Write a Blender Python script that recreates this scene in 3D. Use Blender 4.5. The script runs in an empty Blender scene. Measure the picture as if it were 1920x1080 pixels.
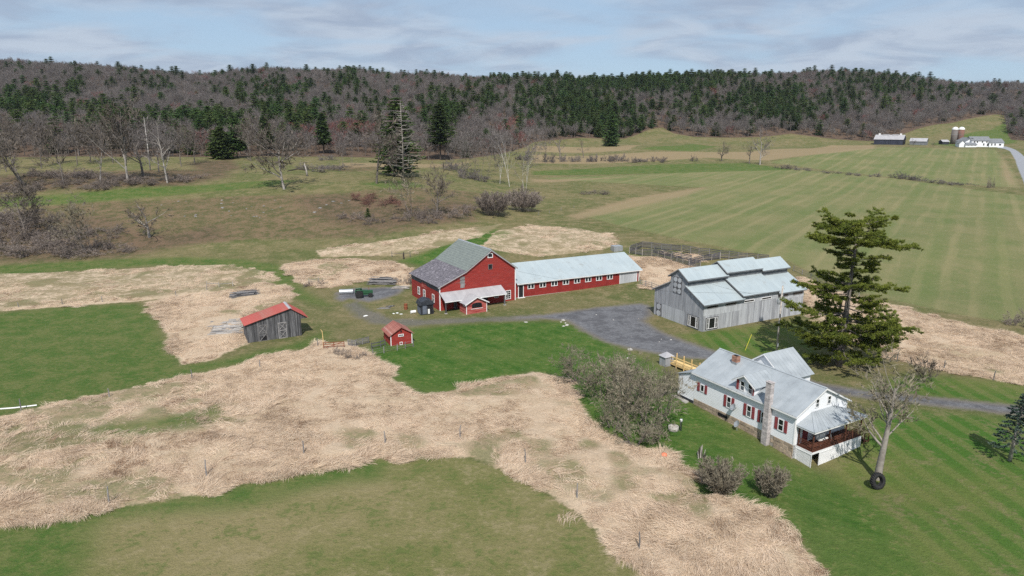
import bpy, math, random
import numpy as np
from mathutils import Vector, Matrix
random.seed(7); RNG = np.random.default_rng(11)
SC = bpy.context.scene
R = math.radians
# ------------------------------------------------------------------ camera, world, sun, exposure
HAZE = 0.00004
CAM_H, PITCH, FPX = 36.0, 13.5, 1280.0
cam = bpy.data.cameras.new('camera'); cam.sensor_width = 36; cam.lens = 24.0
cam.clip_start = 0.5; cam.clip_end = 20000
camo = bpy.data.objects.new('camera', cam); SC.collection.objects.link(camo)
camo.location = (0, 0, CAM_H); camo.rotation_euler = (R(90 - PITCH), 0, 0); SC.camera = camo
SUN_EL, SUN_AZ = 50.0, 1.5          # the sun stands behind the camera
w = bpy.data.worlds.new('World'); SC.world = w; w.use_nodes = True
nt = w.node_tree; nt.nodes.clear()
def N(nt, typ, **kw):
    n = nt.nodes.new(typ)
    for k, v in kw.items():
        if k.startswith('i_'): n.inputs[k[2:].replace('_', ' ')].default_value = v
        else: setattr(n, k, v)
    return n
wo = N(nt, 'ShaderNodeOutputWorld'); bg = N(nt, 'ShaderNodeBackground'); bg.inputs['Strength'].default_value = 0.10
sky = N(nt, 'ShaderNodeTexSky', sky_type='NISHITA', sun_disc=False, sun_elevation=R(SUN_EL), sun_rotation=R(180 + SUN_AZ), altitude=300)
sky.air_density = 1.0; sky.dust_density = 0.6; sky.ozone_density = 1.0
tc = N(nt, 'ShaderNodeTexCoord'); sep = N(nt, 'ShaderNodeSeparateXYZ'); nt.links.new(tc.outputs['Generated'], sep.inputs[0])
# a thin stratus deck: the view direction is carried up to a flat layer, noise lives on that layer
def M(nt, op, a, b=None, c=None, clamp=False):
    n = nt.nodes.new('ShaderNodeMath'); n.operation = op; n.use_clamp = clamp
    for i, v in enumerate((a, b, c)):
        if v is None: continue
        if isinstance(v, (int, float)): n.inputs[i].default_value = v
        else: nt.links.new(v, n.inputs[i])
    return n.outputs[0]
zz = M(nt, 'ADD', M(nt, 'MAXIMUM', sep.outputs['Z'], 0.0), 0.16)
cx = M(nt, 'DIVIDE', sep.outputs['X'], zz); cy = M(nt, 'DIVIDE', sep.outputs['Y'], zz)
cmb = N(nt, 'ShaderNodeCombineXYZ'); nt.links.new(cx, cmb.inputs[0]); nt.links.new(cy, cmb.inputs[1])
mp = N(nt, 'ShaderNodeMapping'); mp.inputs['Rotation'].default_value = (0, 0, 0.45); mp.inputs['Scale'].default_value = (1.0, 1.25, 1); mp.inputs['Location'].default_value = (3.1, 1.7, 0)
nt.links.new(cmb.outputs[0], mp.inputs[0])
n1 = N(nt, 'ShaderNodeTexNoise', i_Scale=1.15, i_Detail=6.0, i_Roughness=0.52, i_Distortion=0.9); nt.links.new(mp.outputs[0], n1.inputs['Vector'])
cr = N(nt, 'ShaderNodeMapRange', interpolation_type='SMOOTHSTEP'); cr.inputs['From Min'].default_value = 0.30; cr.inputs['From Max'].default_value = 0.62
nt.links.new(n1.outputs['Fac'], cr.inputs['Value'])
n2 = N(nt, 'ShaderNodeTexNoise', i_Scale=2.1, i_Detail=7.0, i_Roughness=0.58, i_Distortion=0.5); nt.links.new(mp.outputs[0], n2.inputs['Vector'])
cmx = N(nt, 'ShaderNodeMixRGB'); cmx.inputs[1].default_value = (3.1, 3.7, 4.8, 1); cmx.inputs[2].default_value = (4.6, 5.2, 6.1, 1)
n2r = N(nt, 'ShaderNodeMapRange', interpolation_type='SMOOTHSTEP'); n2r.inputs['From Min'].default_value = .36; n2r.inputs['From Max'].default_value = .64; nt.links.new(n2.outputs['Fac'], n2r.inputs['Value']); nt.links.new(n2r.outputs[0], cmx.inputs[0])
blu = N(nt, 'ShaderNodeMixRGB', blend_type='MIX'); blu.inputs[0].default_value = 0.75; nt.links.new(sky.outputs[0], blu.inputs[1]); blu.inputs[2].default_value = (3.4, 4.75, 6.4, 1)
mix = N(nt, 'ShaderNodeMixRGB'); nt.links.new(M(nt, 'MULTIPLY', cr.outputs[0], 0.85), mix.inputs[0]); nt.links.new(blu.outputs[0], mix.inputs[1]); nt.links.new(cmx.outputs[0], mix.inputs[2])
nt.links.new(mix.outputs[0], bg.inputs['Color']); nt.links.new(bg.outputs[0], wo.inputs[0])
sl = bpy.data.lights.new('sun', 'SUN'); sl.energy = 4.4; sl.angle = R(0.6); sl.color = (1.0, 0.95, 0.88)
so = bpy.data.objects.new('sun', sl); SC.collection.objects.link(so); so.location = (0, -60, 120)
so.rotation_euler = (R(90 - SUN_EL), 0, R(SUN_AZ))
SC.view_settings.view_transform = 'Standard'; SC.view_settings.look = 'None'
SC.view_settings.exposure = 0.22; SC.view_settings.gamma = 1.0; SC.view_settings.use_curve_mapping = False
SC.render.engine = 'CYCLES'; cy_ = SC.cycles
cy_.use_denoising = False; cy_.denoiser = 'OPENIMAGEDENOISE'; cy_.denoising_input_passes = 'RGB_ALBEDO_NORMAL'; cy_.denoising_prefilter = 'ACCURATE'; cy_.max_bounces = 4; cy_.volume_bounces = 0; cy_.diffuse_bounces = 2; cy_.glossy_bounces = 2; cy_.transparent_max_bounces = 4
cy_.sample_clamp_indirect = 6.0
# ------------------------------------------------------------------ the lie of the land
_p = R(PITCH)
def ray(px, py):
    x = (px - 960) / FPX; y = -(py - 540) / FPX
    return np.array([x, math.cos(_p) + y * math.sin(_p), -math.sin(_p) + y * math.cos(_p)])
# surveyed profiles: along each bearing, (row seen, metres ahead) -> height
COLS = {
 0:   [(490,180),(440,203),(365,243),(340,262),(300,320),(290,360),(215,650),(118,1000)],
 200: [(490,180),(445,203),(370,245),(342,262),(300,320),(290,360),(217,650),(136,1000)],
 340: [(490,180),(445,203),(370,245),(342,262),(300,320),(290,360),(224,650),(168,1000)],
 460: [(488,180),(443,204),(364,250),(335,275),(299,340),(290,375),(222,655),(150,1010)],
 600: [(480,180),(440,205),(355,258),(325,300),(297,370),(290,400),(220,660),(142,1020)],
 760: [(470,184),(408,218),(338,264),(310,330),(298,385),(285,420),(220,660),(141,1020)],
 900: [(460,188),(400,240),(350,315),(320,390),(297,450),(285,490),(220,680),(149,1020)],
 1050:[(450,195),(400,250),(350,335),(310,450),(290,520),(268,610),(225,720),(153,1000)],
 1300:[(450,195),(400,250),(350,335),(312,450),(290,530),(265,640),(253,700),(220,790),(151,1020)],
 1600:[(450,195),(400,255),(350,345),(310,450),(290,530),(272,610),(225,760),(143,1050)],
 1800:[(450,195),(400,258),(350,345),(300,490),(276,600),(264,640),(240,740),(166,1060)],
 1920:[(450,195),(400,258),(350,345),(300,490),(280,585),(264,650),(240,740),(180,1060)]}
YG = np.concatenate([np.arange(0, 700, 4.0), np.arange(700, 1500, 10.0), np.arange(1500, 6001, 100.0)])
UG = np.linspace(-1.25, 1.25, 161)
_cu, _cz = [], []
for px in sorted(COLS):
    ys, zs = [0, 150], [0, 0]
    for py, y in COLS[px]:
        d = ray(px, py); ys.append(y); zs.append(CAM_H + y * d[2] / d[1])
    zr = zs[-1]; yr = ys[-1]
    ys += [yr + 70, yr + 260, 2600, 6000]; zs += [zr - 4, zr - 30, zr - 70, zr - 100]
    d = ray(px, 300); _cu.append(d[0] / d[1]); _cz.append(np.interp(YG, ys, zs))
_cz = np.array(_cz)
ZT = np.array([[np.interp(u, _cu, _cz[:, j]) for j in range(len(YG))] for u in UG])
def _blur(a, ax, s):
    k = np.exp(-0.5 * (np.arange(-3 * s, 3 * s + 1) / s) ** 2); k /= k.sum()
    pad = [(0, 0), (0, 0)]; pad[ax] = (3 * s, 3 * s); b = np.pad(a, pad, mode='edge')
    return np.apply_along_axis(lambda v: np.convolve(v, k, 'valid'), ax, b)
ZT = _blur(_blur(ZT, 0, 4), 1, 2)
def vnoise(x, y, s, seed=0):            # smooth value noise on numpy arrays
    x = np.asarray(x, float) / s; y = np.asarray(y, float) / s
    xi = np.floor(x).astype(np.int64); yi = np.floor(y).astype(np.int64); fx = x - xi; fy = y - yi
    def h(a, b):
        n = (a * 374761393 + b * 668265263 + seed * 974711) & 0x7fffffff
        n = ((n ^ (n >> 13)) * 1274126177) & 0x7fffffff
        return ((n ^ (n >> 16)) & 0xffff) / 65535.0
    fx = fx * fx * (3 - 2 * fx); fy = fy * fy * (3 - 2 * fy)
    return (h(xi, yi) * (1 - fx) + h(xi + 1, yi) * fx) * (1 - fy) + (h(xi, yi + 1) * (1 - fx) + h(xi + 1, yi + 1) * fx) * fy
def height(x, y):
    x = np.asarray(x, float); y = np.asarray(y, float)
    yy = np.clip(y, 1.0, 5990.0); u = np.clip(x / yy, -1.24, 1.24)
    ui = (u - UG[0]) / (UG[1] - UG[0]); i = np.clip(ui.astype(int), 0, len(UG) - 2); fu = ui - i
    j = np.clip(np.searchsorted(YG, yy) - 1, 0, len(YG) - 2); fy = (yy - YG[j]) / (YG[j + 1] - YG[j])
    z = (ZT[i, j] * (1 - fu) + ZT[i + 1, j] * fu) * (1 - fy) + (ZT[i, j + 1] * (1 - fu) + ZT[i + 1, j + 1] * fu) * fy
    z = z - 1.05 * np.exp(-(((x - 35.5) / 9.0) ** 2 + ((y - 66) / 8.0) ** 2)) + 0.3 * np.exp(-(((x - 22) / 6.0) ** 2 + ((y - 87) / 6.0) ** 2))
    far = np.clip((y - 420) / 300, 0, 1)
    z = z + far * (vnoise(x, y, 130, 3) - 0.5) * 16 + far * (vnoise(x, y, 55, 4) - 0.5) * 5
    mid = np.clip((y - 165) / 60, 0, 1) * np.clip((60 - x) / 60, 0, 1)
    z = z + mid * (vnoise(x, y, 24, 5) - 0.5) * 1.3
    return z
def hz(x, y): return float(height(x, y))
def G(px, py, dz=0.0):                  # the spot on the land seen at a photo pixel
    d = ray(px, py)
    t = 30.0; last = t
    while t < 4000:
        if CAM_H + d[2] * t < hz(d[0] * t, d[1] * t) + dz: break
        last = t; t *= 1.01
    lo, hi = last, t
    for _ in range(24):
        m = (lo + hi) / 2
        if CAM_H + d[2] * m < hz(d[0] * m, d[1] * m) + dz: hi = m
        else: lo = m
    return Vector((d[0] * hi, d[1] * hi, hz(d[0] * hi, d[1] * hi)))
def proj(x, y, z):
    z = z - CAM_H; D = y * math.cos(_p) - z * math.sin(_p); U = y * math.sin(_p) + z * math.cos(_p)
    return 960 + FPX * x / D, 540 - FPX * U / D
def pxm(P): return FPX / (P[1] * math.cos(_p) - (P[2] - CAM_H) * math.sin(_p))     # photo pixels per metre there
# ------------------------------------------------------------------ materials
MATS = {}
def newmat(name):
    m = bpy.data.materials.new(name); m.use_nodes = True; nt = m.node_tree
    b = nt.nodes['Principled BSDF']; b.inputs['Specular IOR Level'].default_value = 0.25
    MATS[name] = m; return m, nt, b
def mixc(nt, fac, a, b):
    n = nt.nodes.new('ShaderNodeMixRGB')
    for i, v in ((0, fac), (1, a), (2, b)):
        if isinstance(v, (int, float)): n.inputs[i].default_value = v
        elif isinstance(v, tuple): n.inputs[i].default_value = (*v[:3], 1)
        else: nt.links.new(v, n.inputs[i])
    return n.outputs[0]
def noise(nt, vec, scale, detail=4, rough=0.55, dist=0.0):
    n = nt.nodes.new('ShaderNodeTexNoise'); n.inputs['Scale'].default_value = scale; n.inputs['Detail'].default_value = detail
    n.inputs['Roughness'].default_value = rough; n.inputs['Distortion'].default_value = dist
    if vec is not None: nt.links.new(vec, n.inputs['Vector'])
    return n.outputs['Fac']
def ramp(nt, v, a, b, smooth=True):
    n = nt.nodes.new('ShaderNodeMapRange'); n.interpolation_type = 'SMOOTHSTEP' if smooth else 'LINEAR'
    n.inputs['From Min'].default_value = a; n.inputs['From Max'].default_value = b; nt.links.new(v, n.inputs['Value']); return n.outputs[0]
def coords(nt, scale=(1, 1, 1), kind='Object', rot=(0, 0, 0)):
    t = nt.nodes.new('ShaderNodeTexCoord'); m = nt.nodes.new('ShaderNodeMapping'); m.inputs['Scale'].default_value = scale; m.inputs['Rotation'].default_value = rot
    if kind == 'World':
        g = nt.nodes.new('ShaderNodeNewGeometry'); nt.links.new(g.outputs['Position'], m.inputs[0])
    else: nt.links.new(t.outputs[kind], m.inputs[0])
    return m.outputs[0]
def bump(nt, b, h, strength=0.3, dist=0.05):
    n = nt.nodes.new('ShaderNodeBump'); n.inputs['Strength'].default_value = strength; n.inputs['Distance'].default_value = dist
    nt.links.new(h, n.inputs['Height']); nt.links.new(n.outputs[0], b.inputs['Normal'])
def simple(name, a, b2=None, scale=(1, 1, 1), ns=3.0, lo=0.35, hi=0.65, rough=0.8, metal=0.0, rand=0.0, bs=0.0, spec=0.25, wear=None, wscale=(1, 1, 1), wlo=0.55, whi=0.7, kind='Object'):
    m, nt, b = newmat(name); v = coords(nt, scale, kind)
    f = noise(nt, v, ns, 6, 0.6); c = mixc(nt, ramp(nt, f, lo, hi), a, b2 or tuple(x * 0.8 for x in a))
    if wear:
        wn = noise(nt, coords(nt, wscale, kind), 1.0, 8, 0.65); c = mixc(nt, ramp(nt, wn, wlo, whi), c, wear)
    if rand:
        oi = nt.nodes.new('ShaderNodeObjectInfo'); hv = nt.nodes.new('ShaderNodeHueSaturation'); nt.links.new(c, hv.inputs['Color'])
        nt.links.new(M(nt, 'ADD', M(nt, 'MULTIPLY', oi.outputs['Random'], 2 * rand), 1 - rand), hv.inputs['Value']); c = hv.outputs[0]
    nt.links.new(c, b.inputs['Base Color']); b.inputs['Roughness'].default_value = rough; b.inputs['Metallic'].default_value = metal
    b.inputs['Specular IOR Level'].default_value = spec
    if bs: bump(nt, b, f, bs, 0.03)
    return m
simple('white_siding', (0.78, 0.80, 0.83), (0.74, 0.76, 0.79), ns=0.4, rough=0.55, wear=(0.66, 0.68, 0.70), wscale=(.5, .5, .2), wlo=.6, whi=.85)
simple('white_trim', (0.80, 0.80, 0.80), (0.70, 0.70, 0.70), ns=2, rough=0.6)
simple('house_roof', (0.37, 0.40, 0.42), (0.31, 0.34, 0.36), scale=(1, 1, 1), ns=0.5, rough=0.5, metal=0.15, rand=0.04, spec=.3, wear=(0.26, 0.28, 0.30), wscale=(.5, .5, .5), wlo=.55, whi=.75, kind='World')
simple('barn_roof', (0.385, 0.44, 0.455), (0.35, 0.405, 0.425), ns=0.25, rough=0.5, metal=0.1, rand=0.03, spec=.3, kind='World', wear=(0.315, 0.34, 0.34), wscale=(.7, .7, .7), wlo=.54, whi=.74)
simple('porch_roof', (0.41, 0.405, 0.415), (0.35, 0.345, 0.36), ns=0.6, rough=0.55, metal=0.1, rand=0.04, kind='World')
simple('roof_trim_dark', (0.10, 0.11, 0.12), (0.16, 0.17, 0.18), ns=2)
simple('grey_board', (0.36, 0.37, 0.39), (0.23, 0.24, 0.26), scale=(6, 6, .35), ns=1.2, lo=.3, hi=.7, rough=.85, rand=.13, bs=.2, wear=(0.47, 0.47, 0.48), wscale=(2, 2, .3), wlo=.5, whi=.8)
simple('pale_board', (0.46, 0.48, 0.50), (0.34, 0.35, 0.37), scale=(6, 6, .35), ns=1.2, lo=.3, hi=.7, rough=.85, rand=.09, bs=.2)
simple('old_board', (0.145, 0.145, 0.15), (0.055, 0.055, 0.06), scale=(9, 9, .5), ns=1.2, lo=.3, hi=.65, rough=.9, rand=.4, bs=.4, wear=(.24, .24, .24), wscale=(5, 5, .35), wlo=.56, whi=.76)
simple('grey_timber', (0.24, 0.23, 0.23), (0.15, 0.145, 0.145), ns=5, rough=.9, rand=.3, bs=.3)
simple('pen_timber', (0.11, 0.105, 0.112), (0.065, 0.062, 0.068), ns=5, rough=.9, rand=.3, bs=.3)
simple('pale_timber', (0.44, 0.40, 0.36), (0.28, 0.26, 0.24), ns=5, rough=.9, rand=.22, bs=.3)
simple('new_timber', (0.72, 0.52, 0.24), (0.62, 0.43, 0.19), ns=4, rough=.8, rand=.08)
simple('brown_timber', (0.12, 0.045, 0.028), (0.075, 0.03, 0.02), ns=4, rough=.7, rand=.2)
simple('red_siding', (0.30, 0.038, 0.030), (0.225, 0.028, 0.024), scale=(.5, .5, 3), ns=1.2, rough=.75, wear=(0.24, 0.085, 0.075), wscale=(.35, .35, 2.4), wlo=.53, whi=.78, bs=.1)
simple('red_smooth', (0.26, 0.030, 0.026), (0.21, 0.024, 0.021), ns=.8, rough=.7)
simple('red_pale', (0.43, 0.13, 0.11), (0.27, 0.035, 0.035), scale=(.25, .25, 6), ns=1.0, lo=.47, hi=.55, rough=.8)
simple('red_roof', (0.43, 0.095, 0.078), (0.37, 0.085, 0.068), ns=.6, rough=.55, spec=.3, wear=(0.33, 0.13, 0.10), wscale=(.5, .5, .5), wlo=.53, whi=.68, rand=.05)
simple('rust_roof', (0.34, 0.15, 0.12), (0.22, 0.07, 0.055), scale=(1, 1, 1), ns=2.2, rough=.7, wear=(.42, .32, .29), wscale=(3, .4, .4), wlo=.5, whi=.7, rand=.1)
simple('shingle_old', (0.155, 0.145, 0.16), (0.085, 0.08, 0.095), scale=(1.2, 1.2, 2.5), ns=2.2, lo=.35, hi=.65, rough=.95, wear=(.27, .25, .28), wscale=(1.1, 3, 3), wlo=.52, whi=.62, bs=.5)
simple('shingle_green', (0.185, 0.21, 0.195), (0.15, 0.172, 0.165), ns=1.5, rough=.9, wear=(.12, .125, .125), wscale=(3, 3, 3), wlo=.66, whi=.7, bs=.2)
simple('stone', (0.42, 0.33, 0.24), (0.30, 0.24, 0.19), ns=4, rough=.95, rand=.22, bs=.4)
simple('mortar', (0.36, 0.33, 0.29), (0.28, 0.26, 0.23), ns=6, rough=.95)
simple('chimney_stone', (0.50, 0.46, 0.45), (0.36, 0.33, 0.33), ns=4, rough=.95, rand=.16, bs=.4)
simple('brick', (0.36, 0.20, 0.14), (0.28, 0.15, 0.11), ns=5, rough=.95, rand=.25)
simple('galvanised', (0.42, 0.44, 0.46), (0.34, 0.36, 0.38), ns=3, rough=.45, metal=.4)
simple('shutter_red', (0.27, 0.055, 0.06), (0.22, 0.045, 0.05), ns=3, rough=.7)
simple('dark_void', (0.012, 0.012, 0.014), (0.02, 0.02, 0.022), ns=2, rough=.9)
simple('concrete', (0.42, 0.40, 0.37), (0.30, 0.29, 0.27), ns=5, rough=.95)
simple('tyre_rubber', (0.018, 0.018, 0.019), (0.03, 0.03, 0.03), ns=5, rough=.85)
simple('tractor_green', (0.02, 0.10, 0.045), (0.03, 0.075, 0.04), ns=4, rough=.5)
simple('rim_rust', (0.42, 0.20, 0.06), (0.30, 0.10, 0.04), ns=5, rough=.7)
simple('rust', (0.26, 0.085, 0.04), (0.16, 0.06, 0.035), ns=5, rough=.9)
simple('tarp_dark', (0.025, 0.028, 0.036), (0.045, 0.05, 0.06), ns=2, rough=.6)
simple('blue_grey', (0.14, 0.16, 0.20), (0.10, 0.115, 0.145), ns=3, rough=.7)
simple('plastic_white', (0.78, 0.78, 0.76), (0.66, 0.66, 0.64), ns=4, rough=.5)
simple('yellow_guard', (0.62, 0.58, 0.05), (0.5, 0.46, 0.05), ns=4, rough=.5)
simple('orange_plastic', (0.75, 0.22, 0.12), (0.6, 0.18, 0.1), ns=4, rough=.5)
simple('rock_pale', (0.50, 0.48, 0.44), (0.34, 0.32, 0.30), ns=3, rough=.95, rand=.2, bs=.4, kind='Object')
simple('rock_grey', (0.27, 0.26, 0.25), (0.18, 0.175, 0.17), ns=3, rough=.95, rand=.2, bs=.4)
simple('navy_board', (0.045, 0.05, 0.075), (0.03, 0.034, 0.05), scale=(1, 1, .1), ns=1, rough=.8)
simple('silo_stave', (0.17, 0.165, 0.16), (0.13, 0.12, 0.11), ns=.3, rough=.9)
simple('silo_rust', (0.20, 0.10, 0.075), (0.14, 0.11, 0.10), ns=.25, rough=.9)
simple('slate_roof', (0.20, 0.21, 0.225), (0.15, 0.16, 0.17), ns=1, rough=.8)
m, nt_, b_ = newmat('glass'); b_.inputs['Base Color'].default_value = (0.012, 0.013, 0.016, 1); b_.inputs['Roughness'].default_value = 0.08; b_.inputs['Specular IOR Level'].default_value = 0.5
m, nt_, b_ = newmat('glass_pale'); b_.inputs['Base Color'].default_value = (0.10, 0.115, 0.13, 1); b_.inputs['Roughness'].default_value = 0.15; b_.inputs['Specular IOR Level'].default_value = 0.5
def plantmat(name, a, b2, ns=.8, rand=.2, rough=.8, hue=0.0, world=None, trans=0.0):
    m, nt, b = newmat(name); oi = nt.nodes.new('ShaderNodeObjectInfo')
    f = noise(nt, coords(nt, (1, 1, 1)), ns, 3)
    c = mixc(nt, ramp(nt, f, .3, .7), a, b2)
    if world:
        wn = M(nt, 'ADD', M(nt, 'MULTIPLY', noise(nt, coords(nt, kind='World'), .22, 4), .6), M(nt, 'MULTIPLY', noise(nt, coords(nt, kind='World'), .9, 4), .4)); c = mixc(nt, ramp(nt, wn, .44, .66), c, world)
    hv = nt.nodes.new('ShaderNodeHueSaturation'); nt.links.new(c, hv.inputs['Color'])
    nt.links.new(M(nt, 'ADD', M(nt, 'MULTIPLY', oi.outputs['Random'], 2 * rand), 1 - rand), hv.inputs['Value'])
    if hue:
        r2 = M(nt, 'FRACT', M(nt, 'MULTIPLY', oi.outputs['Random'], 17.31))
        nt.links.new(M(nt, 'ADD', M(nt, 'MULTIPLY', r2, 2 * hue), .5 - hue), hv.inputs['Hue'])
    nt.links.new(hv.outputs[0], b.inputs['Base Color']); b.inputs['Roughness'].default_value = rough; b.inputs['Specular IOR Level'].default_value = .1
    if trans:
        tl = nt.nodes.new('ShaderNodeBsdfTranslucent'); nt.links.new(hv.outputs[0], tl.inputs['Color']); ms = nt.nodes.new('ShaderNodeMixShader'); ms.inputs[0].default_value = trans; nt.links.new(b.outputs[0], ms.inputs[1]); nt.links.new(tl.outputs[0], ms.inputs[2]); nt.links.new(ms.outputs[0], nt.nodes['Material Output'].inputs['Surface'])
    return m
plantmat('bark_grey', (0.20, 0.175, 0.155), (0.12, 0.105, 0.095), 2, .15)
plantmat('bark_pale', (0.40, 0.37, 0.34), (0.25, 0.23, 0.21), 2, .1)
plantmat('bark_birch', (0.62, 0.60, 0.57), (0.36, 0.34, 0.32), 2.5, .1)
plantmat('bark_mid', (0.29, 0.265, 0.235), (0.19, 0.17, 0.15), 2, .1)
plantmat('bark_dark', (0.075, 0.062, 0.055), (0.05, 0.042, 0.038), 2, .15)
plantmat('twig_forest', (0.180, 0.160, 0.150), (0.130, 0.116, 0.110), .2, .25, hue=.02)
plantmat('twig_tan', (0.138, 0.117, 0.098), (0.096, 0.082, 0.070), .6, .15)
plantmat('twig_grey', (0.24, 0.215, 0.155), (0.165, 0.145, 0.108), .6, .15)
plantmat('twig_red', (0.22, 0.09, 0.08), (0.15, 0.075, 0.07), .3, .2)
plantmat('twig_shrub', (0.215, 0.19, 0.14), (0.15, 0.13, 0.098), .8, .12)
plantmat('bramble', (0.22, 0.115, 0.09), (0.15, 0.085, 0.07), .5, .15)
plantmat('bramble_grey', (0.235, 0.195, 0.17), (0.16, 0.135, 0.12), .5, .15)
plantmat('needle_forest', (0.125, 0.185, 0.060), (0.082, 0.132, 0.048), .25, .3, hue=.025, trans=.3)
plantmat('needle_pine', (0.215, 0.245, 0.046), (0.13, 0.17, 0.034), .45, .1, trans=.25)
plantmat('needle_spruce', (0.10, 0.145, 0.115), (0.065, 0.10, 0.08), .6, .1)
plantmat('dry_blade', (0.75, 0.615, 0.475), (0.68, 0.54, 0.405), .5, .05, hue=.004, world=(0.56, 0.435, 0.32), trans=.3)
plantmat('weed_blade', (0.30, 0.20, 0.13), (0.20, 0.13, 0.09), .5, .2)
plantmat('lawn_blade', (0.045, 0.125, 0.022), (0.07, 0.12, 0.03), .5, .2)
# ------------------------------------------------------------------ mesh and object helpers
COLL = SC.collection
def V3(*a): return np.array(a, float)
class MB:
    def __init__(s): s.v = []; s.f = []; s.mi = []; s.cm = 0
    def add(s, vs, fs):
        o = len(s.v); s.v += [tuple(map(float, p)) for p in vs]; s.f += [tuple(i + o for i in f) for f in fs]; s.mi += [s.cm] * len(fs); return s
    def hexa(s, p): return s.add(p, [(0, 3, 2, 1), (4, 5, 6, 7), (0, 1, 5, 4), (1, 2, 6, 5), (2, 3, 7, 6), (3, 0, 4, 7)])
    def box(s, x0, x1, y0, y1, z0, z1):
        return s.hexa([(x0, y0, z0), (x1, y0, z0), (x1, y1, z0), (x0, y1, z0), (x0, y0, z1), (x1, y0, z1), (x1, y1, z1), (x0, y1, z1)])
    def obox(s, o, U, V, W, u0, u1, v0, v1, w0, w1):      # a box in the frame o, U, V, W
        o, U, V, W = (np.array(q, float) for q in (o, U, V, W))
        P = lambda a, b, c: o + U * a + V * b + W * c
        return s.hexa([P(u0, v0, w0), P(u1, v0, w0), P(u1, v1, w0), P(u0, v1, w0), P(u0, v0, w1), P(u1, v0, w1), P(u1, v1, w1), P(u0, v1, w1)])
    def beam(s, a, b, wd, ht=None, up=(0, 0, 1)):
        a = np.array(a, float); b = np.array(b, float); ht = ht or wd; d = b - a; L = np.linalg.norm(d)
        if L < 1e-6: return s
        d /= L; up = np.array(up, float)
        if abs(d @ up) > .97: up = np.array((1., 0, 0))
        sd = np.cross(d, up); sd /= np.linalg.norm(sd); u2 = np.cross(sd, d)
        return s.obox(a, d, sd, u2, 0, L, -wd / 2, wd / 2, -ht / 2, ht / 2)
    def prism(s, poly, o, U, V, W, d):                       # polygon in the U-V plane pushed d along W
        o, U, V, W = (np.array(q, float) for q in (o, U, V, W)); n = len(poly)
        a = [o + U * p + V * q for p, q in poly]; b = [q + W * d for q in a]
        return s.add(a + b, [tuple(range(n))[::-1], tuple(range(n, 2 * n))] + [(i, (i + 1) % n, n + (i + 1) % n, n + i) for i in range(n)])
    def tube(s, pts, rad, n=6, cap=True):
        pts = np.array(pts, float); k = len(pts); vs = []
        for i in range(k):
            d = pts[min(i + 1, k - 1)] - pts[max(i - 1, 0)]; d = d / (np.linalg.norm(d) + 1e-9)
            a = np.cross(d, (0, 0, 1.) if abs(d[2]) < .9 else (1., 0, 0)); a /= np.linalg.norm(a); b = np.cross(d, a)
            r = rad[i] if hasattr(rad, '__len__') else rad
            vs += [pts[i] + r * (math.cos(t) * a + math.sin(t) * b) for t in np.arange(n) * 2 * math.pi / n]
        fs = [(i * n + j, i * n + (j + 1) % n, (i + 1) * n + (j + 1) % n, (i + 1) * n + j) for i in range(k - 1) for j in range(n)]
        if cap: fs += [tuple(range(n))[::-1], tuple(range((k - 1) * n, k * n))]
        return s.add(vs, fs)
    def lathe(s, prof, c=(0, 0, 0), n=16, ax=(0, 0, 1)):      # profile of (radius, along-axis)
        ax = np.array(ax, float); a = np.cross(ax, (1., 0, 0) if abs(ax[0]) < .9 else (0, 1., 0)); a /= np.linalg.norm(a); b = np.cross(ax, a); c = np.array(c, float)
        vs = [c + ax * h + r * (math.cos(t) * a + math.sin(t) * b) for r, h in prof for t in np.arange(n) * 2 * math.pi / n]; k = len(prof)
        fs = [(i * n + j, i * n + (j + 1) % n, (i + 1) * n + (j + 1) % n, (i + 1) * n + j) for i in range(k - 1) for j in range(n)]
        fs += [tuple(range(n))[::-1], tuple(range((k - 1) * n, k * n))]
        return s.add(vs, fs)
    def mesh(s, name, *mats, smooth=False):
        me = bpy.data.meshes.new(name); me.from_pydata(s.v, [], s.f)
        for m in mats: me.materials.append(MATS[m])
        if len(mats) > 1: me.polygons.foreach_set('material_index', s.mi)
        if smooth: me.polygons.foreach_set('use_smooth', [True] * len(me.polygons))
        me.update(); return me
    def obj(s, name, mat, parent=None, smooth=False, loc=None, rz=0):
        o = bpy.data.objects.new(name, s.mesh(name, *([mat] if isinstance(mat, str) else mat), smooth=smooth)); COLL.objects.link(o)
        if parent: o.parent = parent
        if loc is not None: o.location = loc
        o.rotation_euler = (0, 0, rz); return o
def tag(o, label, cat=None, group=None, kind=None):
    if label: o['label'] = label
    if cat: o['category'] = cat
    if group: o['group'] = group
    if kind: o['kind'] = kind
    return o
def T(name, label, cat, loc=(0, 0, 0), rz=0, group=None):
    o = bpy.data.objects.new(name, None); COLL.objects.link(o); o.empty_display_size = .5
    o.location = loc; o.rotation_euler = (0, 0, rz); return tag(o, label, cat, group)
def link(me, name, parent=None, loc=(0, 0, 0), rz=0, sc=1.0):
    o = bpy.data.objects.new(name, me); COLL.objects.link(o); o.parent = parent; o.location = loc; o.rotation_euler = (0, 0, rz)
    o.scale = (sc, sc, sc) if not hasattr(sc, '__len__') else sc; return o
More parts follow.
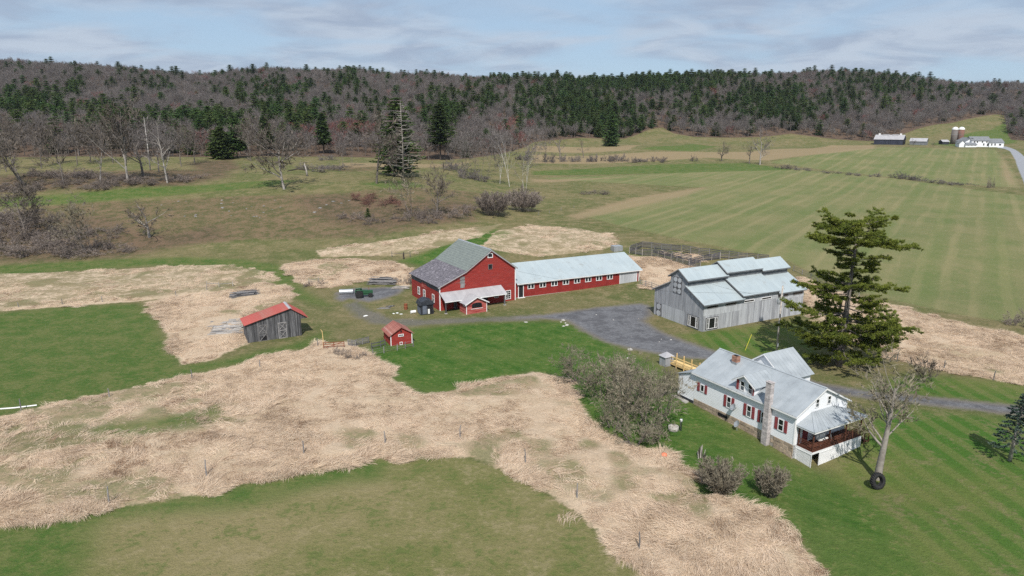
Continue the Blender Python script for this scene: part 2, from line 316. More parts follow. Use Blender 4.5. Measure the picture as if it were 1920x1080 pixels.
# ------------------------------------------------------------------ the ground: fields, lawns, drive, road, hills
ZONES = {
'dry': [
 [(-60,800),(0,790),(60,765),(200,737),(350,706),(480,678),(560,657),(600,645),(650,640),(690,662),(715,690),(745,720),(790,740),(838,736),(900,718),(1000,697),(1040,705),(1075,738),(1092,760),(1112,800),(1180,830),(1250,852),(1300,895),(1308,925),(1380,945),(1440,970),(1500,1018),(1548,1080),(1600,1160),(1280,1160),(1205,1080),(1150,1030),(1080,960),(1000,910),(940,880),(880,858),(780,852),(640,865),(480,905),(330,935),(200,955),(60,980),(0,990),(-60,1000)],
 [(272,566),(330,558),(430,543),(500,530),(545,540),(548,565),(520,572),(470,588),(455,600),(466,645),(440,655),(390,678),(340,684),(322,650),(300,600)],
 [(-80,515),(150,510),(300,500),(420,496),(500,508),(528,525),(430,545),(330,557),(250,566),(140,573),(0,584),(-80,590)],
 [(530,495),(600,487),(680,487),(760,495),(775,520),(765,540),(720,525),(660,530),(620,540),(570,535),(545,515)],
 [(590,470),(700,455),(800,440),(900,425),(940,420),(900,445),(830,462),(760,480),(680,480),(600,482)],
 [(930,432),(1000,422),(1080,428),(1150,440),(1165,458),(1130,468),(1010,482),(940,472),(905,462)],
 [(1180,478),(1230,482),(1300,500),(1270,520),(1235,545),(1205,540),(1200,505),(1175,480)],
 [(1500,520),(1560,545),(1660,570),(1780,600),(1940,640),(1940,722),(1860,712),(1760,690),(1670,672),(1600,640),(1520,600)],
 [(1230,470),(1300,478),(1330,492),(1290,490)]],
'lush': [
 [(690,662),(716,640),(770,618),(860,610),(1000,604),(1058,606),(1110,628),(1160,656),(1240,690),(1290,757),(1490,868),(1550,890),(1660,985),(1740,1080),(1800,1180),(1600,1160),(1548,1080),(1500,1015),(1440,968),(1380,943),(1310,925),(1305,895),(1250,850),(1180,828),(1110,795),(1090,755),(1075,738),(1040,703),(1000,695),(900,718),(838,735),(785,738),(745,718),(715,690)],
 [(750,490),(790,478),(830,462),(880,448),(930,430),(962,438),(940,448),(920,462),(850,480),(800,500)]],
'faint': [
 [(-80,592),(0,588),(130,576),(250,571),(288,597),(303,640),(335,688),(420,676),(560,644),(610,624),(602,642),(500,668),(350,704),(200,737),(60,764),(-80,800)],
 [(-80,505),(0,500),(200,488),(350,483),(450,487),(530,500),(560,540),(610,572),(560,560),(520,532),(450,502),(300,496),(150,506),(0,516),(-80,520)],
 [(-80,376),(0,372),(200,358),(320,350),(480,340),(560,338),(500,350),(330,365),(150,380),(-80,392)],
 [(680,345),(760,338),(800,350),(740,355)],
 [(1000,322),(1130,314),(1250,308),(1400,306),(1490,318),(1300,323),(1000,328)],
 [(150,800),(220,786),(330,770),(415,757),(418,772),(380,800),(300,815),(220,822)],
 [(480,905),(640,866),(720,868),(700,895),(600,905),(520,930),(430,950),(300,955),(200,962),(160,1000),(130,1090),(-80,1100),(-80,1000),(60,982),(200,957),(330,937)],
 [(1200,280),(1300,270),(1350,275),(1300,284)], [(1740,270),(1850,245),(1900,225),(1930,240),(1900,268),(1800,275)]],
'thin': [[(-80,800),(0,800),(120,788),(200,800),(300,790),(420,750),(430,775),(380,808),(200,835),(80,855),(-80,860)],
 [(880,655),(1000,640),(1040,660),(960,690)], [(250,575),(300,600),(310,660),(285,650),(262,610)]],
'yard': [[(1540,900),(1620,800),(1660,765),(1950,790),(1990,1180),(1700,1180),(1610,1000)], [(1610,735),(1700,700),(1940,720),(1940,765),(1750,742)], [(1270,628),(1500,600),(1560,640),(1500,690),(1340,655)]],
'mixed': [[(-80,508),(150,505),(300,495),(420,492),(505,505),(530,525),(430,542),(330,553),(250,563),(140,570),(0,580),(-80,588)],[(580,466),(700,450),(800,436),(905,420),(945,416),(900,448),(830,465),(760,484),(680,484),(590,485)],[(905,430),(1000,418),(1090,424),(1160,438),(1175,458),(1130,472),(1010,486),(930,478)]],
'front': [[(0,992),(60,982),(200,957),(330,937),(480,905),(640,866),(780,854),(880,860),(940,882),(1000,912),(1080,962),(1150,1032),(1200,1080),(1300,1250),(1500,2500),(-1500,2500),(-300,1030)]],
'gravel': [
 [(960,600),(1010,598),(1060,602),(1092,622),(1130,642),(1180,655),(1250,668),(1300,674),(1330,676),(1430,706),(1540,736),(1620,748),(1750,763),(1960,786),(1960,764),(1750,743),(1650,734),(1550,719),(1430,686),(1340,656),(1290,640),(1245,622),(1212,602),(1226,590),(1222,573),(1200,568),(1120,575),(1060,584),(1010,590),(960,593)],
 [(628,548),(660,540),(700,539),(735,537),(764,542),(745,554),(715,562),(690,567),(655,561),(640,566),(625,560)]],
'track': [[(650,572),(670,592),(700,606),(760,611),(830,606),(920,602),(1010,599),(1010,591),(900,596),(800,600),(735,599),(690,582),(668,566)]],
'road': [[(1866,277),(1880,278),(1893,283),(1904,300),(1917,335),(1930,366),(1975,366),(1942,320),(1920,293),(1902,280),(1885,274)]],
'brown': [[(-80,405),(0,400),(150,380),(330,374),(640,362),(900,362),(890,415),(700,445),(480,448),(250,468),(0,480),(-80,485)],[(-80,330),(150,322),(350,318),(420,325),(330,346),(0,356),(-80,360)],[(360,308),(430,300),(450,318),(380,325)],[(560,315),(660,310),(800,318),(660,322)],[(1640,640),(1850,690),(1860,705),(1700,670)]],
'litter': [[(-80,334),(150,326),(330,320),(430,316),(425,332),(330,350),(150,354),(-80,364)],[(-80,425),(60,410),(200,408),(270,440),(330,440),(400,425),(420,445),(330,462),(230,482),(60,490),(-80,492)],[(560,372),(640,366),(760,376),(900,385),(880,412),(800,418),(700,428),(600,410)],[(360,306),(430,300),(450,316),(380,324)]],
'hay': [[(1010,333),(1250,325),(1400,312),(1500,318),(1680,335),(1960,372),(1990,620),(1800,590),(1640,555),(1530,515),(1480,490),(1420,475),(1290,452),(1170,425),(1085,402),(1200,372),(1330,352)], [(1440,304),(1640,276),(1866,280),(1900,320),(1912,352),(1800,345),(1600,325)]],
'tan': [[(1000,290),(1200,286),(1400,285),(1560,272),(1640,272),(1640,279),(1440,301),(1330,296),(1250,301),(1000,306)],[(1000,272),(1130,276),(1200,272),(1180,282),(1000,284)],[(1000,336),(1300,326),(1180,332),(1000,342)],[(1180,372),(1330,349),(1290,366),(1080,412),(1060,405)],[(640,305),(800,308),(900,300),(800,315),(640,315)],[(1880,295),(1900,330),(1905,352),(1880,330)]]}
WZ = {}
for k, polys in ZONES.items():
    WZ[k] = [np.array([G(x, y)[:2] for x, y in po]) for po in polys]
def sdf(poly, x, y):                     # signed distance, inside positive
    n = len(poly); d2 = np.full(x.shape, 1e18); ins = np.zeros(x.shape, bool)
    for i in range(n):
        ax, ay = poly[i]; bx, by = poly[(i + 1) % n]; ex, ey = bx - ax, by - ay; wx, wy = x - ax, y - ay
        t = np.clip((wx * ex + wy * ey) / (ex * ex + ey * ey + 1e-12), 0, 1)
        d2 = np.minimum(d2, (wx - ex * t) ** 2 + (wy - ey * t) ** 2)
        c = ((ay > y) != (by > y)) & (x < ex * (y - ay) / (ey + (1e-12 if ey >= 0 else -1e-12)) + ax); ins ^= c
    return np.where(ins, 1, -1) * np.sqrt(d2)
def zone(k, x, y, which=None):
    x = np.asarray(x, float); y = np.asarray(y, float); out = np.full(x.shape, -9.0)
    for i, po in enumerate(WZ[k]):
        if which is not None and i not in which: continue
        m = (x > po[:, 0].min() - 9) & (x < po[:, 0].max() + 9) & (y > po[:, 1].min() - 9) & (y < po[:, 1].max() + 9)
        if m.any(): out[m] = np.maximum(out[m], np.clip(sdf(po, x[m], y[m]), -9, 9))
    return out
# the wood's lower edge: (photo column, metres ahead)
EDGE = [(-300,345),(0,345),(300,345),(420,352),(600,388),(800,405),(880,430),(950,500),(1000,575),(1090,625),(1170,640),(1210,690),(1240,715),(1262,690),(1300,665),(1430,680),(1480,690),(1560,660),(1640,640),(1700,690),(1760,735),(1830,790),(1870,820),(1884,700),(1892,640),(1990,630),(2400,640)]
EU = [ray(a, 280)[0] / ray(a, 280)[1] for a, b in EDGE]; EY = [b for a, b in EDGE]
def edge_y(x, y): return np.interp(x / np.maximum(y, 1), EU, EY)
th = np.concatenate([np.linspace(-180, -52, 40)[:-1], np.linspace(-52, 52, 640), np.linspace(52, 180, 40)[1:]])
rr = [0.0, 4, 9, 15, 22, 28, 33, 37]; v_ = 40.0
while v_ < 250: rr.append(v_); v_ *= 1.0052
while v_ < 1250: rr.append(v_); v_ *= 1.011
while v_ < 9000: rr.append(v_); v_ *= 1.06
rr = np.array(rr); nth, nr = len(th), len(rr)
TH, RR = np.meshgrid(np.radians(th), rr); GX = (RR * np.sin(TH)).ravel(); GY = (RR * np.cos(TH)).ravel()
GZ = height(GX, GY); SD = {k: zone(k, GX, GY) for k in ZONES}
SD['sparse'] = vnoise(GX, GY, 9, 51) * .65 + vnoise(GX, GY, 3, 52) * .35
SD['forest'] = np.clip((GY - edge_y(GX, GY)) / 2.0, -9, 9)
GZ += np.clip(SD['dry'] / 2, 0, 1) * (vnoise(GX, GY, 1.7, 8) * .22 + vnoise(GX, GY, 5, 9) * .25) * (GY < 260) * np.clip(1 - (SD['gravel'] + 1), 0, 1)
idx = np.arange(nr * nth).reshape(nr, nth)
quads = np.stack([idx[:-1, :-1], idx[:-1, 1:], idx[1:, 1:], idx[1:, :-1]], -1).reshape(-1, 4)[:, ::-1]
fx, fy = GX[quads].mean(1), GY[quads].mean(1)
fs = {k: SD[k][quads].mean(1) for k in ('gravel', 'road', 'forest')}
cls = np.zeros(len(quads), int); cls[fs['forest'] > 0] = 3; cls[fs['road'] > 0] = 2; cls[(fs['gravel'] > -0.15) & (fy < 260)] = 1
def ground_material():
    m, nt, b = newmat('ground_cover'); b.inputs['Specular IOR Level'].default_value = .08; b.inputs['Roughness'].default_value = .95
    P = coords(nt, kind='World'); at = {}
    def A(k):
        if k not in at: n = nt.nodes.new('ShaderNodeAttribute'); n.attribute_name = k; at[k] = n.outputs['Fac']
        return at[k]
    nf = noise(nt, P, 1.6, 6, .65); nm = noise(nt, P, .28, 6, .68); nl = noise(nt, P, .045, 5, .55); nff = noise(nt, P, 7.0, 4, .7)
    def edge(k, amp=1.6, soft=.25, off=0.0):
        e = M(nt, 'ADD', A(k), M(nt, 'MULTIPLY', M(nt, 'SUBTRACT', mixn, .5), amp * 2)); return ramp(nt, M(nt, 'ADD', e, off), -soft, soft)
    mixn = M(nt, 'ADD', M(nt, 'MULTIPLY', nm, .55), M(nt, 'MULTIPLY', nf, .45))
    def wave(ang, scale, dist=3.0):
        v = coords(nt, kind='World', rot=(0, 0, ang)); w = nt.nodes.new('ShaderNodeTexWave'); w.inputs['Scale'].default_value = scale; w.inputs['Distortion'].default_value = dist
        w.inputs['Detail'].default_value = 3; w.inputs['Detail Scale'].default_value = .6; nt.links.new(v, w.inputs['Vector']); return w.outputs['Fac']
    def streak(ang, sc):
        m2 = nt.nodes.new('ShaderNodeMapping'); m2.inputs['Scale'].default_value = sc; nt.links.new(coords(nt, kind='World', rot=(0, 0, ang)), m2.inputs[0]); return m2.outputs[0]
    fine = lambda c, k=.35: mixc(nt, M(nt, 'MULTIPLY', ramp(nt, nff, .3, .75), k), c, (0, 0, 0))
    past = mixc(nt, ramp(nt, nl, .38, .62), (0.118, 0.130, 0.048), (0.172, 0.152, 0.072))
    past = mixc(nt, M(nt, 'MULTIPLY', ramp(nt, mixn, .47, .60), .7), past, (0.27, 0.215, 0.122))
    past = mixc(nt, M(nt, 'MULTIPLY', ramp(nt, mixn, .47, .38), .55), past, (0.07, 0.095, 0.03))
    c = past
    c = mixc(nt, M(nt, 'MULTIPLY', edge('brown', 3.5, 2.5), .92), c, mixc(nt, ramp(nt, mixn, .41, .58), (0.092, 0.095, 0.040), (0.195, 0.138, 0.085)))
    c = mixc(nt, M(nt, 'MULTIPLY', edge('litter', 6, 4.5, .6), .8), c, mixc(nt, ramp(nt, mixn, .42, .58), (0.085, 0.072, 0.042), (0.165, 0.112, 0.075)))
    hayc = mixc(nt, ramp(nt, nl, .35, .65), (0.150, 0.172, 0.068), (0.205, 0.198, 0.092))
    st = M(nt, 'MULTIPLY', ramp(nt, wave(R(34), .055, 1.6), .45, .95), ramp(nt, noise(nt, streak(R(34), (.5, .05, 1)), .35, 4), .35, .62))
    hayc = mixc(nt, M(nt, 'MULTIPLY', st, .42), hayc, (0.30, 0.255, 0.135))
    hayc = mixc(nt, M(nt, 'MULTIPLY', ramp(nt, wave(R(34), .021, 2.), .5, 1), .35), hayc, (0.115, 0.165, 0.05))
    hayc = mixc(nt, M(nt, 'MULTIPLY', ramp(nt, mixn, .48, .62), .35), hayc, (0.27, 0.225, 0.125))
    c = mixc(nt, edge('hay', 2, 1.2), c, hayc)
    c = mixc(nt, M(nt, 'MULTIPLY', edge('tan', 4, 2.6), .72), c, mixc(nt, mixn, (0.36, 0.26, 0.165), (0.27, 0.205, 0.12)))
    fr = mixc(nt, ramp(nt, nl, .38, .62), (0.162, 0.165, 0.060), (0.24, 0.205, 0.10)); fr = mixc(nt, M(nt, 'MULTIPLY', ramp(nt, mixn, .5, .61), .6), fr, (0.30, 0.25, 0.14))
    fr = mixc(nt, M(nt, 'MULTIPLY', ramp(nt, mixn, .49, .40), .6), fr, (0.095, 0.14, 0.036))
    c = mixc(nt, edge('front', .7, .3), c, fr)
    s2 = ramp(nt, wave(R(-3), .115, 1.6), .3, .8); s3 = ramp(nt, wave(R(-46), .12, 1.6), .3, .8)
    yd = mixc(nt, ramp(nt, nl, .36, .6), (0.062, 0.135, 0.023), (0.122, 0.155, 0.042)); yd = mixc(nt, M(nt, 'MULTIPLY', s2, .45), yd, (0.17, 0.175, 0.062))
    yd = mixc(nt, M(nt, 'MULTIPLY', ramp(nt, mixn, .51, .61), .6), yd, (0.205, 0.175, 0.09)); c = mixc(nt, edge('yard', 2.5, 1.8), c, yd)
    lu = mixc(nt, ramp(nt, mixn, .42, .58), (0.038, 0.106, 0.015), (0.080, 0.140, 0.028)); lu = mixc(nt, M(nt, 'MULTIPLY', s3, .35), lu, (0.095, 0.155, 0.036))
    lu = mixc(nt, M(nt, 'MULTIPLY', ramp(nt, M(nt, 'ADD', M(nt, 'MULTIPLY', nm, .4), M(nt, 'MULTIPLY', nf, .6)), .54, .63), .6), lu, (0.21, 0.19, 0.08))
    lu = mixc(nt, M(nt, 'MULTIPLY', ramp(nt, nl, .47, .62), .45), lu, (0.115, 0.145, 0.042))
    c = mixc(nt, M(nt, 'MULTIPLY', edge('faint', 3.6, 2.0, .6), .82), c, mixc(nt, ramp(nt, mixn, .42, .58), (0.060, 0.124, 0.024), (0.122, 0.150, 0.045)))
    c = mixc(nt, M(nt, 'MULTIPLY', edge('lush', 3.2, 1.8, .4), .95), c, lu)
    dr = mixc(nt, ramp(nt, mixn, .36, .64), (0.60, 0.47, 0.345), (0.50, 0.38, 0.265)); dr = mixc(nt, M(nt, 'MULTIPLY', ramp(nt, nl, .52, .7), .45), dr, (0.30, 0.24, 0.12))
    dthin = M(nt, 'SUBTRACT', 1.0, M(nt, 'MULTIPLY', edge('thin', 3.0, 1.6), .85))
    dr = mixc(nt, M(nt, 'MULTIPLY', ramp(nt, A('sparse'), .60, .72), .75), dr, mixc(nt, ramp(nt, mixn, .44, .58), (0.13, 0.14, 0.05), (0.30, 0.23, 0.14)))
    dthin = M(nt, 'MULTIPLY', dthin, M(nt, 'SUBTRACT', 1.0, M(nt, 'MULTIPLY', M(nt, 'MULTIPLY', edge('mixed', 2.0, 1.5), ramp(nt, mixn, .40, .58)), .75)))
    c = mixc(nt, M(nt, 'MULTIPLY', M(nt, 'MULTIPLY', edge('dry', 2.2, .4), dthin), .97), c, dr)
    c = fine(c, .28)
    gr = mixc(nt, ramp(nt, nf, .35, .65), (0.175, 0.177, 0.187), (0.125, 0.126, 0.134)); gr = mixc(nt, M(nt, 'MULTIPLY', ramp(nt, nm, .44, .6), .7), gr, (0.085, 0.085, 0.092))
    gr = mixc(nt, M(nt, 'MULTIPLY', M(nt, 'SUBTRACT', 1.0, ramp(nt, A('gravel'), .2, 2.0)), .55), gr, (0.19, 0.16, 0.115))
    c = mixc(nt, M(nt, 'MULTIPLY', edge('track', 3.2, 1.2, .3), .72), c, mixc(nt, ramp(nt, nf, .4, .6), (0.165, 0.152, 0.135), (0.105, 0.105, 0.105)))
    c = mixc(nt, edge('gravel', 2.6, .8, -.15), c, gr)
    c = mixc(nt, edge('road', .8, .5), c, mixc(nt, nf, (0.30, 0.31, 0.33), (0.24, 0.25, 0.27)))
    c = mixc(nt, edge('forest', 2, 1), c, mixc(nt, ramp(nt, nm, .3, .7), (0.135, 0.092, 0.065), (0.085, 0.062, 0.046)))
    nt.links.new(c, b.inputs['Base Color'])
    bh = M(nt, 'ADD', M(nt, 'MULTIPLY', nff, .5), nf); bump(nt, b, bh, .8, .3)
    return m
ground_material()
for ci, nm in ((0, 'ground'), (1, 'driveway'), (2, 'road'), (3, 'hillside')):
    q = quads[cls == ci]; used = np.unique(q); rem = np.full(nr * nth, -1); rem[used] = np.arange(len(used)); q = rem[q]
    me = bpy.data.meshes.new(nm); me.vertices.add(len(used)); me.vertices.foreach_set('co', np.stack([GX[used], GY[used], GZ[used]], -1).astype(np.float32).ravel())
    me.loops.add(len(q) * 4); me.loops.foreach_set('vertex_index', q.ravel().astype(np.int32)); me.polygons.add(len(q))
    me.polygons.foreach_set('loop_start', np.arange(0, len(q) * 4, 4, dtype=np.int32)); me.polygons.foreach_set('use_smooth', [True] * len(q))
    me.update(calc_edges=True); me.validate()
    for k, a in SD.items():
        at = me.attributes.new(k, 'FLOAT', 'POINT'); at.data.foreach_set('value', a[used].astype(np.float32))
    me.materials.append(MATS['ground_cover']); o = bpy.data.objects.new(nm, me); COLL.objects.link(o); o['kind'] = 'structure'
# ------------------------------------------------------------------ building kit
X_, Y_, Z_ = V3(1, 0, 0), V3(0, 1, 0), V3(0, 0, 1)
def panels(par, o, U, S, L, s, wd, mat, name='roof_panel', rib=.022, th=.04):
    o, U, S = (np.array(q, float) for q in (o, U, S)); S = S / np.linalg.norm(S); Nn = np.cross(U, S); Nn = Nn if Nn[2] > 0 else -Nn
    n = max(1, round(L / wd)); w_ = L / n
    b = MB(); b.obox((0, 0, 0), U, S, Nn, .0004, w_ - .0004, 0, s, -th, 0); b.obox((0, 0, 0), U, S, Nn, .004, .045, .01, s - .01, 0.001, rib); me = b.mesh(name, mat)
    for i in range(n): link(me, name, par, tuple(o + U * (i * w_)))
def lap_wall(par, o, U, Nn, xl, xr, z0, z1, mat, course=.2, name='wall', t=.014):
    o, U, Nn = (np.array(q, float) for q in (o, U, Nn)); b = MB(); n = max(1, int(math.ceil((z1 - z0) / course)))
    P = lambda x, z, d: o + U * x + Z_ * z + Nn * d
    for i in range(n):
        a = z0 + i * course; c = min(z1, a + course)
        b.add([P(xl(a), a, t), P(xr(a), a, t), P(xr(c), c, .004), P(xl(c), c, .004)], [(0, 1, 2, 3)])
        b.add([P(xl(a), a, -.01), P(xr(a), a, -.01), P(xr(a), a, t), P(xl(a), a, t)], [(0, 1, 2, 3)])
    return b.obj(name, mat, par)
def boards(par, o, U, Nn, u0, u1, zb, zt, mat, wd=.3, name='board', th=.03, mats=None, brk=None):
    o, U, Nn = (np.array(q, float) for q in (o, U, Nn)); n = max(1, round((u1 - u0) / wd)); w_ = (u1 - u0) / n
    for i in range(n):
        a = u0 + i * w_ + .006; c = u0 + (i + 1) * w_ - .006; pr = random.uniform(0, .018)
        segs = [(zb(a), zb(c), zt(a), zt(c))]
        if brk:
            zk = brk(a)
            if zk is not None: segs = [(zb(a), zb(c), zk - .006, zk - .006), (zk + .006, zk + .006, zt(a), zt(c))]
        for k, (p0, p1, q0, q1) in enumerate(segs):
            b = MB(); b.prism([(a, p0), (c, p1), (c, q1), (a, q0)], o + Nn * (pr + .008 * k), U, Z_, Nn, th)
            b.obj(name, mats(a, k) if mats else mat, par)
def window(par, o, U, Nn, wd, ht, frame='white_trim', rows=2, cols=1, fw=.09, glass='glass', low=None, proud=.07, name='window', mun=.05):
    o, U, Nn = (np.array(q, float) for q in (o, U, Nn)); b = MB()
    for a in ((0, fw, 0, ht), (wd - fw, wd, 0, ht), (fw, wd - fw, 0, fw), (fw, wd - fw, ht - fw, ht)): b.obox(o, U, Z_, Nn, *a, 0, proud)
    for r in range(1, rows): z = ht * r / rows; b.obox(o, U, Z_, Nn, fw, wd - fw, z - mun / 2, z + mun / 2, 0, proud - .012)
    for c in range(1, cols): x = wd * c / cols; b.obox(o, U, Z_, Nn, x - mun / 2, x + mun / 2, fw, ht - fw, 0, proud - .02)
    wn = b.obj(name, frame, par)
    for r in range(rows):
        for c in range(cols):
            x0 = fw if c == 0 else wd * c / cols + mun / 2; x1 = wd - fw if c == cols - 1 else wd * (c + 1) / cols - mun / 2
            z0 = fw if r == 0 else ht * r / rows + mun / 2; z1 = ht - fw if r == rows - 1 else ht * (r + 1) / rows - mun / 2
            g = MB(); g.obox(o, U, Z_, Nn, x0, x1, z0, z1, .0, .034); g.obj('pane', (low if low and r == 0 else glass), wn)
    return wn
def gable_poly(*pts): return list(pts)
def rake(par, o, U, pts, Nn, mat, wd=.18, name='rake_board', d=.05):      # trim boards along a roof line given as (u, z) points
    o, U, Nn = (np.array(q, float) for q in (o, U, Nn))
    for a, c in zip(pts[:-1], pts[1:]):
        b = MB(); b.prism([(a[0], a[1] - wd), (c[0], c[1] - wd), c, a], o, U, Z_, Nn, d); b.obj(name, mat, par)
# ------------------------------------------------------------------ white farmhouse
h = T('farmhouse', 'white clapboard farmhouse with red shutters, grey metal roof and brown porch', 'house', (23.87, 83.85, 0), R(-60.5))
HL, HW, EZ, RZ, FZ = 15.6, 8.9, 4.72, 7.0, 1.0
slp = (RZ - EZ) / (HW / 2); hx = lambda z: max(0.0, (z - EZ) / slp)
core = MB(); core.prism([(0, -1.6), (HW - .04, -1.6), (HW - .04, EZ - .06), (HW / 2, RZ - .1), (0, EZ - .06)], (.02, .02, 0), Y_, Z_, X_, HL - .04); core.obj('wall_core', 'white_siding', h)
lap_wall(h, (0, 0, 0), X_, -Y_, lambda z: 0, lambda z: HL, FZ, EZ + .02, 'white_siding')
lap_wall(h, (HL, 0, 0), Y_, X_, lambda z: hx(z), lambda z: HW - hx(z), FZ, RZ - .05, 'white_siding')
lap_wall(h, (0, 0, 0), Y_, -X_, lambda z: hx(z), lambda z: HW - hx(z), FZ, RZ - .05, 'white_siding')
lap_wall(h, (0, HW, 0), X_, Y_, lambda z: 0, lambda z: HL, FZ, EZ, 'white_siding')
for x0, y0 in ((HL - .13, -.045), (HL + .002, .0)):
    b = MB(); b.box(x0, x0 + (.13 if x0 < HL else .045), y0, y0 + (.045 if x0 < HL else .13), FZ - .02, EZ); b.obj('corner_board', 'white_trim', h)
# coursed rubble foundation, each block its own stone
b = MB(); b.box(0.05, HL - .02, .012, .3, -1.7, FZ); b.obj('foundation', 'mortar', h)
for r_, (z0, z1) in enumerate(((-1.45, -.95), (-.94, -.42), (-.41, .1), (.11, .55), (.56, .99))):
    x = 0.05
    while x < HL - .15:
        w_ = min(random.uniform(.35, 1.0), HL - .03 - x); d = random.uniform(.02, .075); j = random.uniform(0, .05)
        s = MB(); s.hexa([(x + .015, -d, z0 + .015), (x + w_ - .02, -d, z0 + j), (x + w_, .01, z0), (x, .01, z0), (x + .02 + j / 2, -d, z1 - .02), (x + w_ - .03, -d, z1 - .02 - j / 2), (x + w_, .01, z1), (x, .01, z1)])
        if not (11.6 < x + w_ / 2 < 12.7): s.obj('stone', 'stone', h)
        x += w_ + .02
for x0 in (4.35, 5.1):
    b = MB(); b.box(x0, x0 + .8, -.085, .0, .35, .75); b.obj('cellar_vent', 'dark_void', h)
# the standing seam roof
sd = np.array([0, HW / 2 + .38, RZ - EZ + .38 * slp]); sl_ = float(np.linalg.norm(sd))
panels(h, (-.3, -.38, EZ - .38 * slp + .06), X_, sd, HL + .6, sl_, .62, 'house_roof')
panels(h, (-.3, HW + .38, EZ - .38 * slp + .06), X_, sd * (1, -1, 1), HL + .6, sl_, .62, 'house_roof')
b = MB(); b.prism([(-.16, RZ - .0), (0, RZ + .09), (.16, RZ - .0), (0, RZ + .05)], (-.3, HW / 2, .035), Y_, Z_, X_, HL + .6); b.obj('ridge_cap', 'house_roof', h)
rk = [(-.38, EZ - .38 * slp + .01), (HW / 2, RZ + .01), (HW + .38, EZ - .38 * slp + .01)]
rake(h, (HL + .262, 0, 0), Y_, rk, X_, 'white_trim'); rake(h, (-.312, 0, 0), Y_, rk, X_, 'white_trim')
b = MB(); b.box(-.25, HL + .25, -.39, -.35, EZ - .38 * slp - .16, EZ - .38 * slp + .012); b.obj('fascia', 'white_trim', h)
b = MB(); b.box(-.25, HL + .25, -.345, -.03, EZ - .38 * slp - .15, EZ - .38 * slp - .12); b.obj('soffit', 'white_trim', h)
# windows and shutters on the long wall
def shutter(x, z, wd=.4, ht=1.5):
    b = MB(); b.box(x, x + wd, -.075, -.02, z, z + ht)
    s = b.obj('shutter', 'shutter_red', h); c = MB()
    for q in range(2): c.box(x + .05, x + wd - .05, -.09, -.076, z + .08 + q * ht / 2, z + ht / 2 - .06 + q * ht / 2)
    c.obj('shutter_panel', 'shutter_red', s)
def dhung(x, z, wd=.72, ht=1.5, y=0, low='glass_pale', sh=(1, 1)):
    window(h, (x, y - .02, z), X_, -Y_, wd, ht, low=low)
    if sh[0]: shutter(x - .47, z, ht=ht)
    if sh[1]: shutter(x + wd + .07, z, ht=ht)
window(h, (1.12, -.02, 2.4), X_, -Y_, .66, .98, rows=1); shutter(.55, 2.3, ht=1.15); shutter(1.86, 2.3, ht=1.15)
dhung(5.6, 1.86); dhung(8.75, 1.88); dhung(10.9, 1.85, sh=(1, 0)); dhung(13.33, 1.98, .78, 1.45, low=None)
for y0 in (3.0, 5.05): window(h, (HL + .02, y0, 4.85), Y_, X_, .66, 1.05, low='glass_pale')
# wall dormer
DX0, DX1, DE, DR = 6.85, 9.65, 6.05, 6.93; dc = (DX0 + DX1) / 2
b = MB(); b.prism([(DX0 + .02, 4.6), (DX1 - .02, 4.6), (DX1 - .02, DE - .05), (dc, DR - .12), (DX0 + .02, DE - .05)], (0, .03, 0), X_, Z_, Y_, 3.4); dm = b.obj('dormer', 'white_siding', h)
ds = (DR - DE) / ((DX1 - DX0) / 2)
lap_wall(dm, (0, -.01, 0), X_, -Y_, lambda z: DX0 + max(0, (z - DE) / ds), lambda z: DX1 - max(0, (z - DE) / ds), 4.6, DR - .05, 'white_siding', name='dormer_wall')
for sx in (-1, 1):
    L_ = (DX1 - DX0) / 2 + .42; sv = np.array([-sx * L_, 0, L_ * ds])
    panels(dm, (dc + sx * L_, -.4, DR - L_ * ds + .07), Y_, sv, 5.0, float(np.linalg.norm(sv)), .62, 'house_roof', 'dormer_panel')
rake(dm, (0, -.41, 0), X_, [(dc - L_, DR - L_ * ds + .02), (dc, DR + .02), (dc + L_, DR - L_ * ds + .02)], -Y_, 'white_trim', .16)
window(h, (7.5, -.03, 4.8), X_, -Y_, .7, 1.25, low='glass_pale'); window(h, (8.72, -.03, 4.8), X_, -Y_, .7, 1.25, low='glass_pale')
for x0 in (7.0, 9.3):
    b = MB(); b.box(x0 - .06, x0 + .3, -.085, -.04, 4.75, 6.0); b.obj('shutter', 'shutter_red', h)
# stone chimney on the front wall, block by block, and the brick stack near the ridge
for k in range(27):
    z0 = -1.3 + k * .32
    wd = .76 if k < 14 else .72
    for q in range(2):
        sp = .38 + (.1 if k % 2 else -.1); a0, a1 = ((11.66, 11.66 + sp) if q == 0 else (11.66 + sp + .015, 11.66 + wd))
        j = random.uniform(0, .02); s = MB(); s.box(a0, a1, -.62 - j, -.05, z0, z0 + .305); s.obj('chimney_stone', 'chimney_stone', h)
b = MB(); b.box(11.6, 12.44, -.68, -.0, 7.34, 7.42); b.box(11.78, 12.24, -.5, -.18, 7.42, 7.5); b.obj('chimney_cap', 'chimney_stone', h)
for k in range(9):
    z0 = 6.0 + k * .155
    for q in range(2):
        sp = .36 if k % 2 else .46; a0, a1 = ((3.2, 3.2 + sp) if q == 0 else (3.2 + sp + .012, 4.02))
        s = MB(); s.box(a0, a1, 2.95, 3.6, z0, z0 + .145); s.obj('brick', 'brick' if k > 3 else 'galvanised', h)
b = MB(); b.box(3.3, 3.92, 3.05, 3.5, 7.4, 7.44); b.obj('flue', 'dark_void', h)
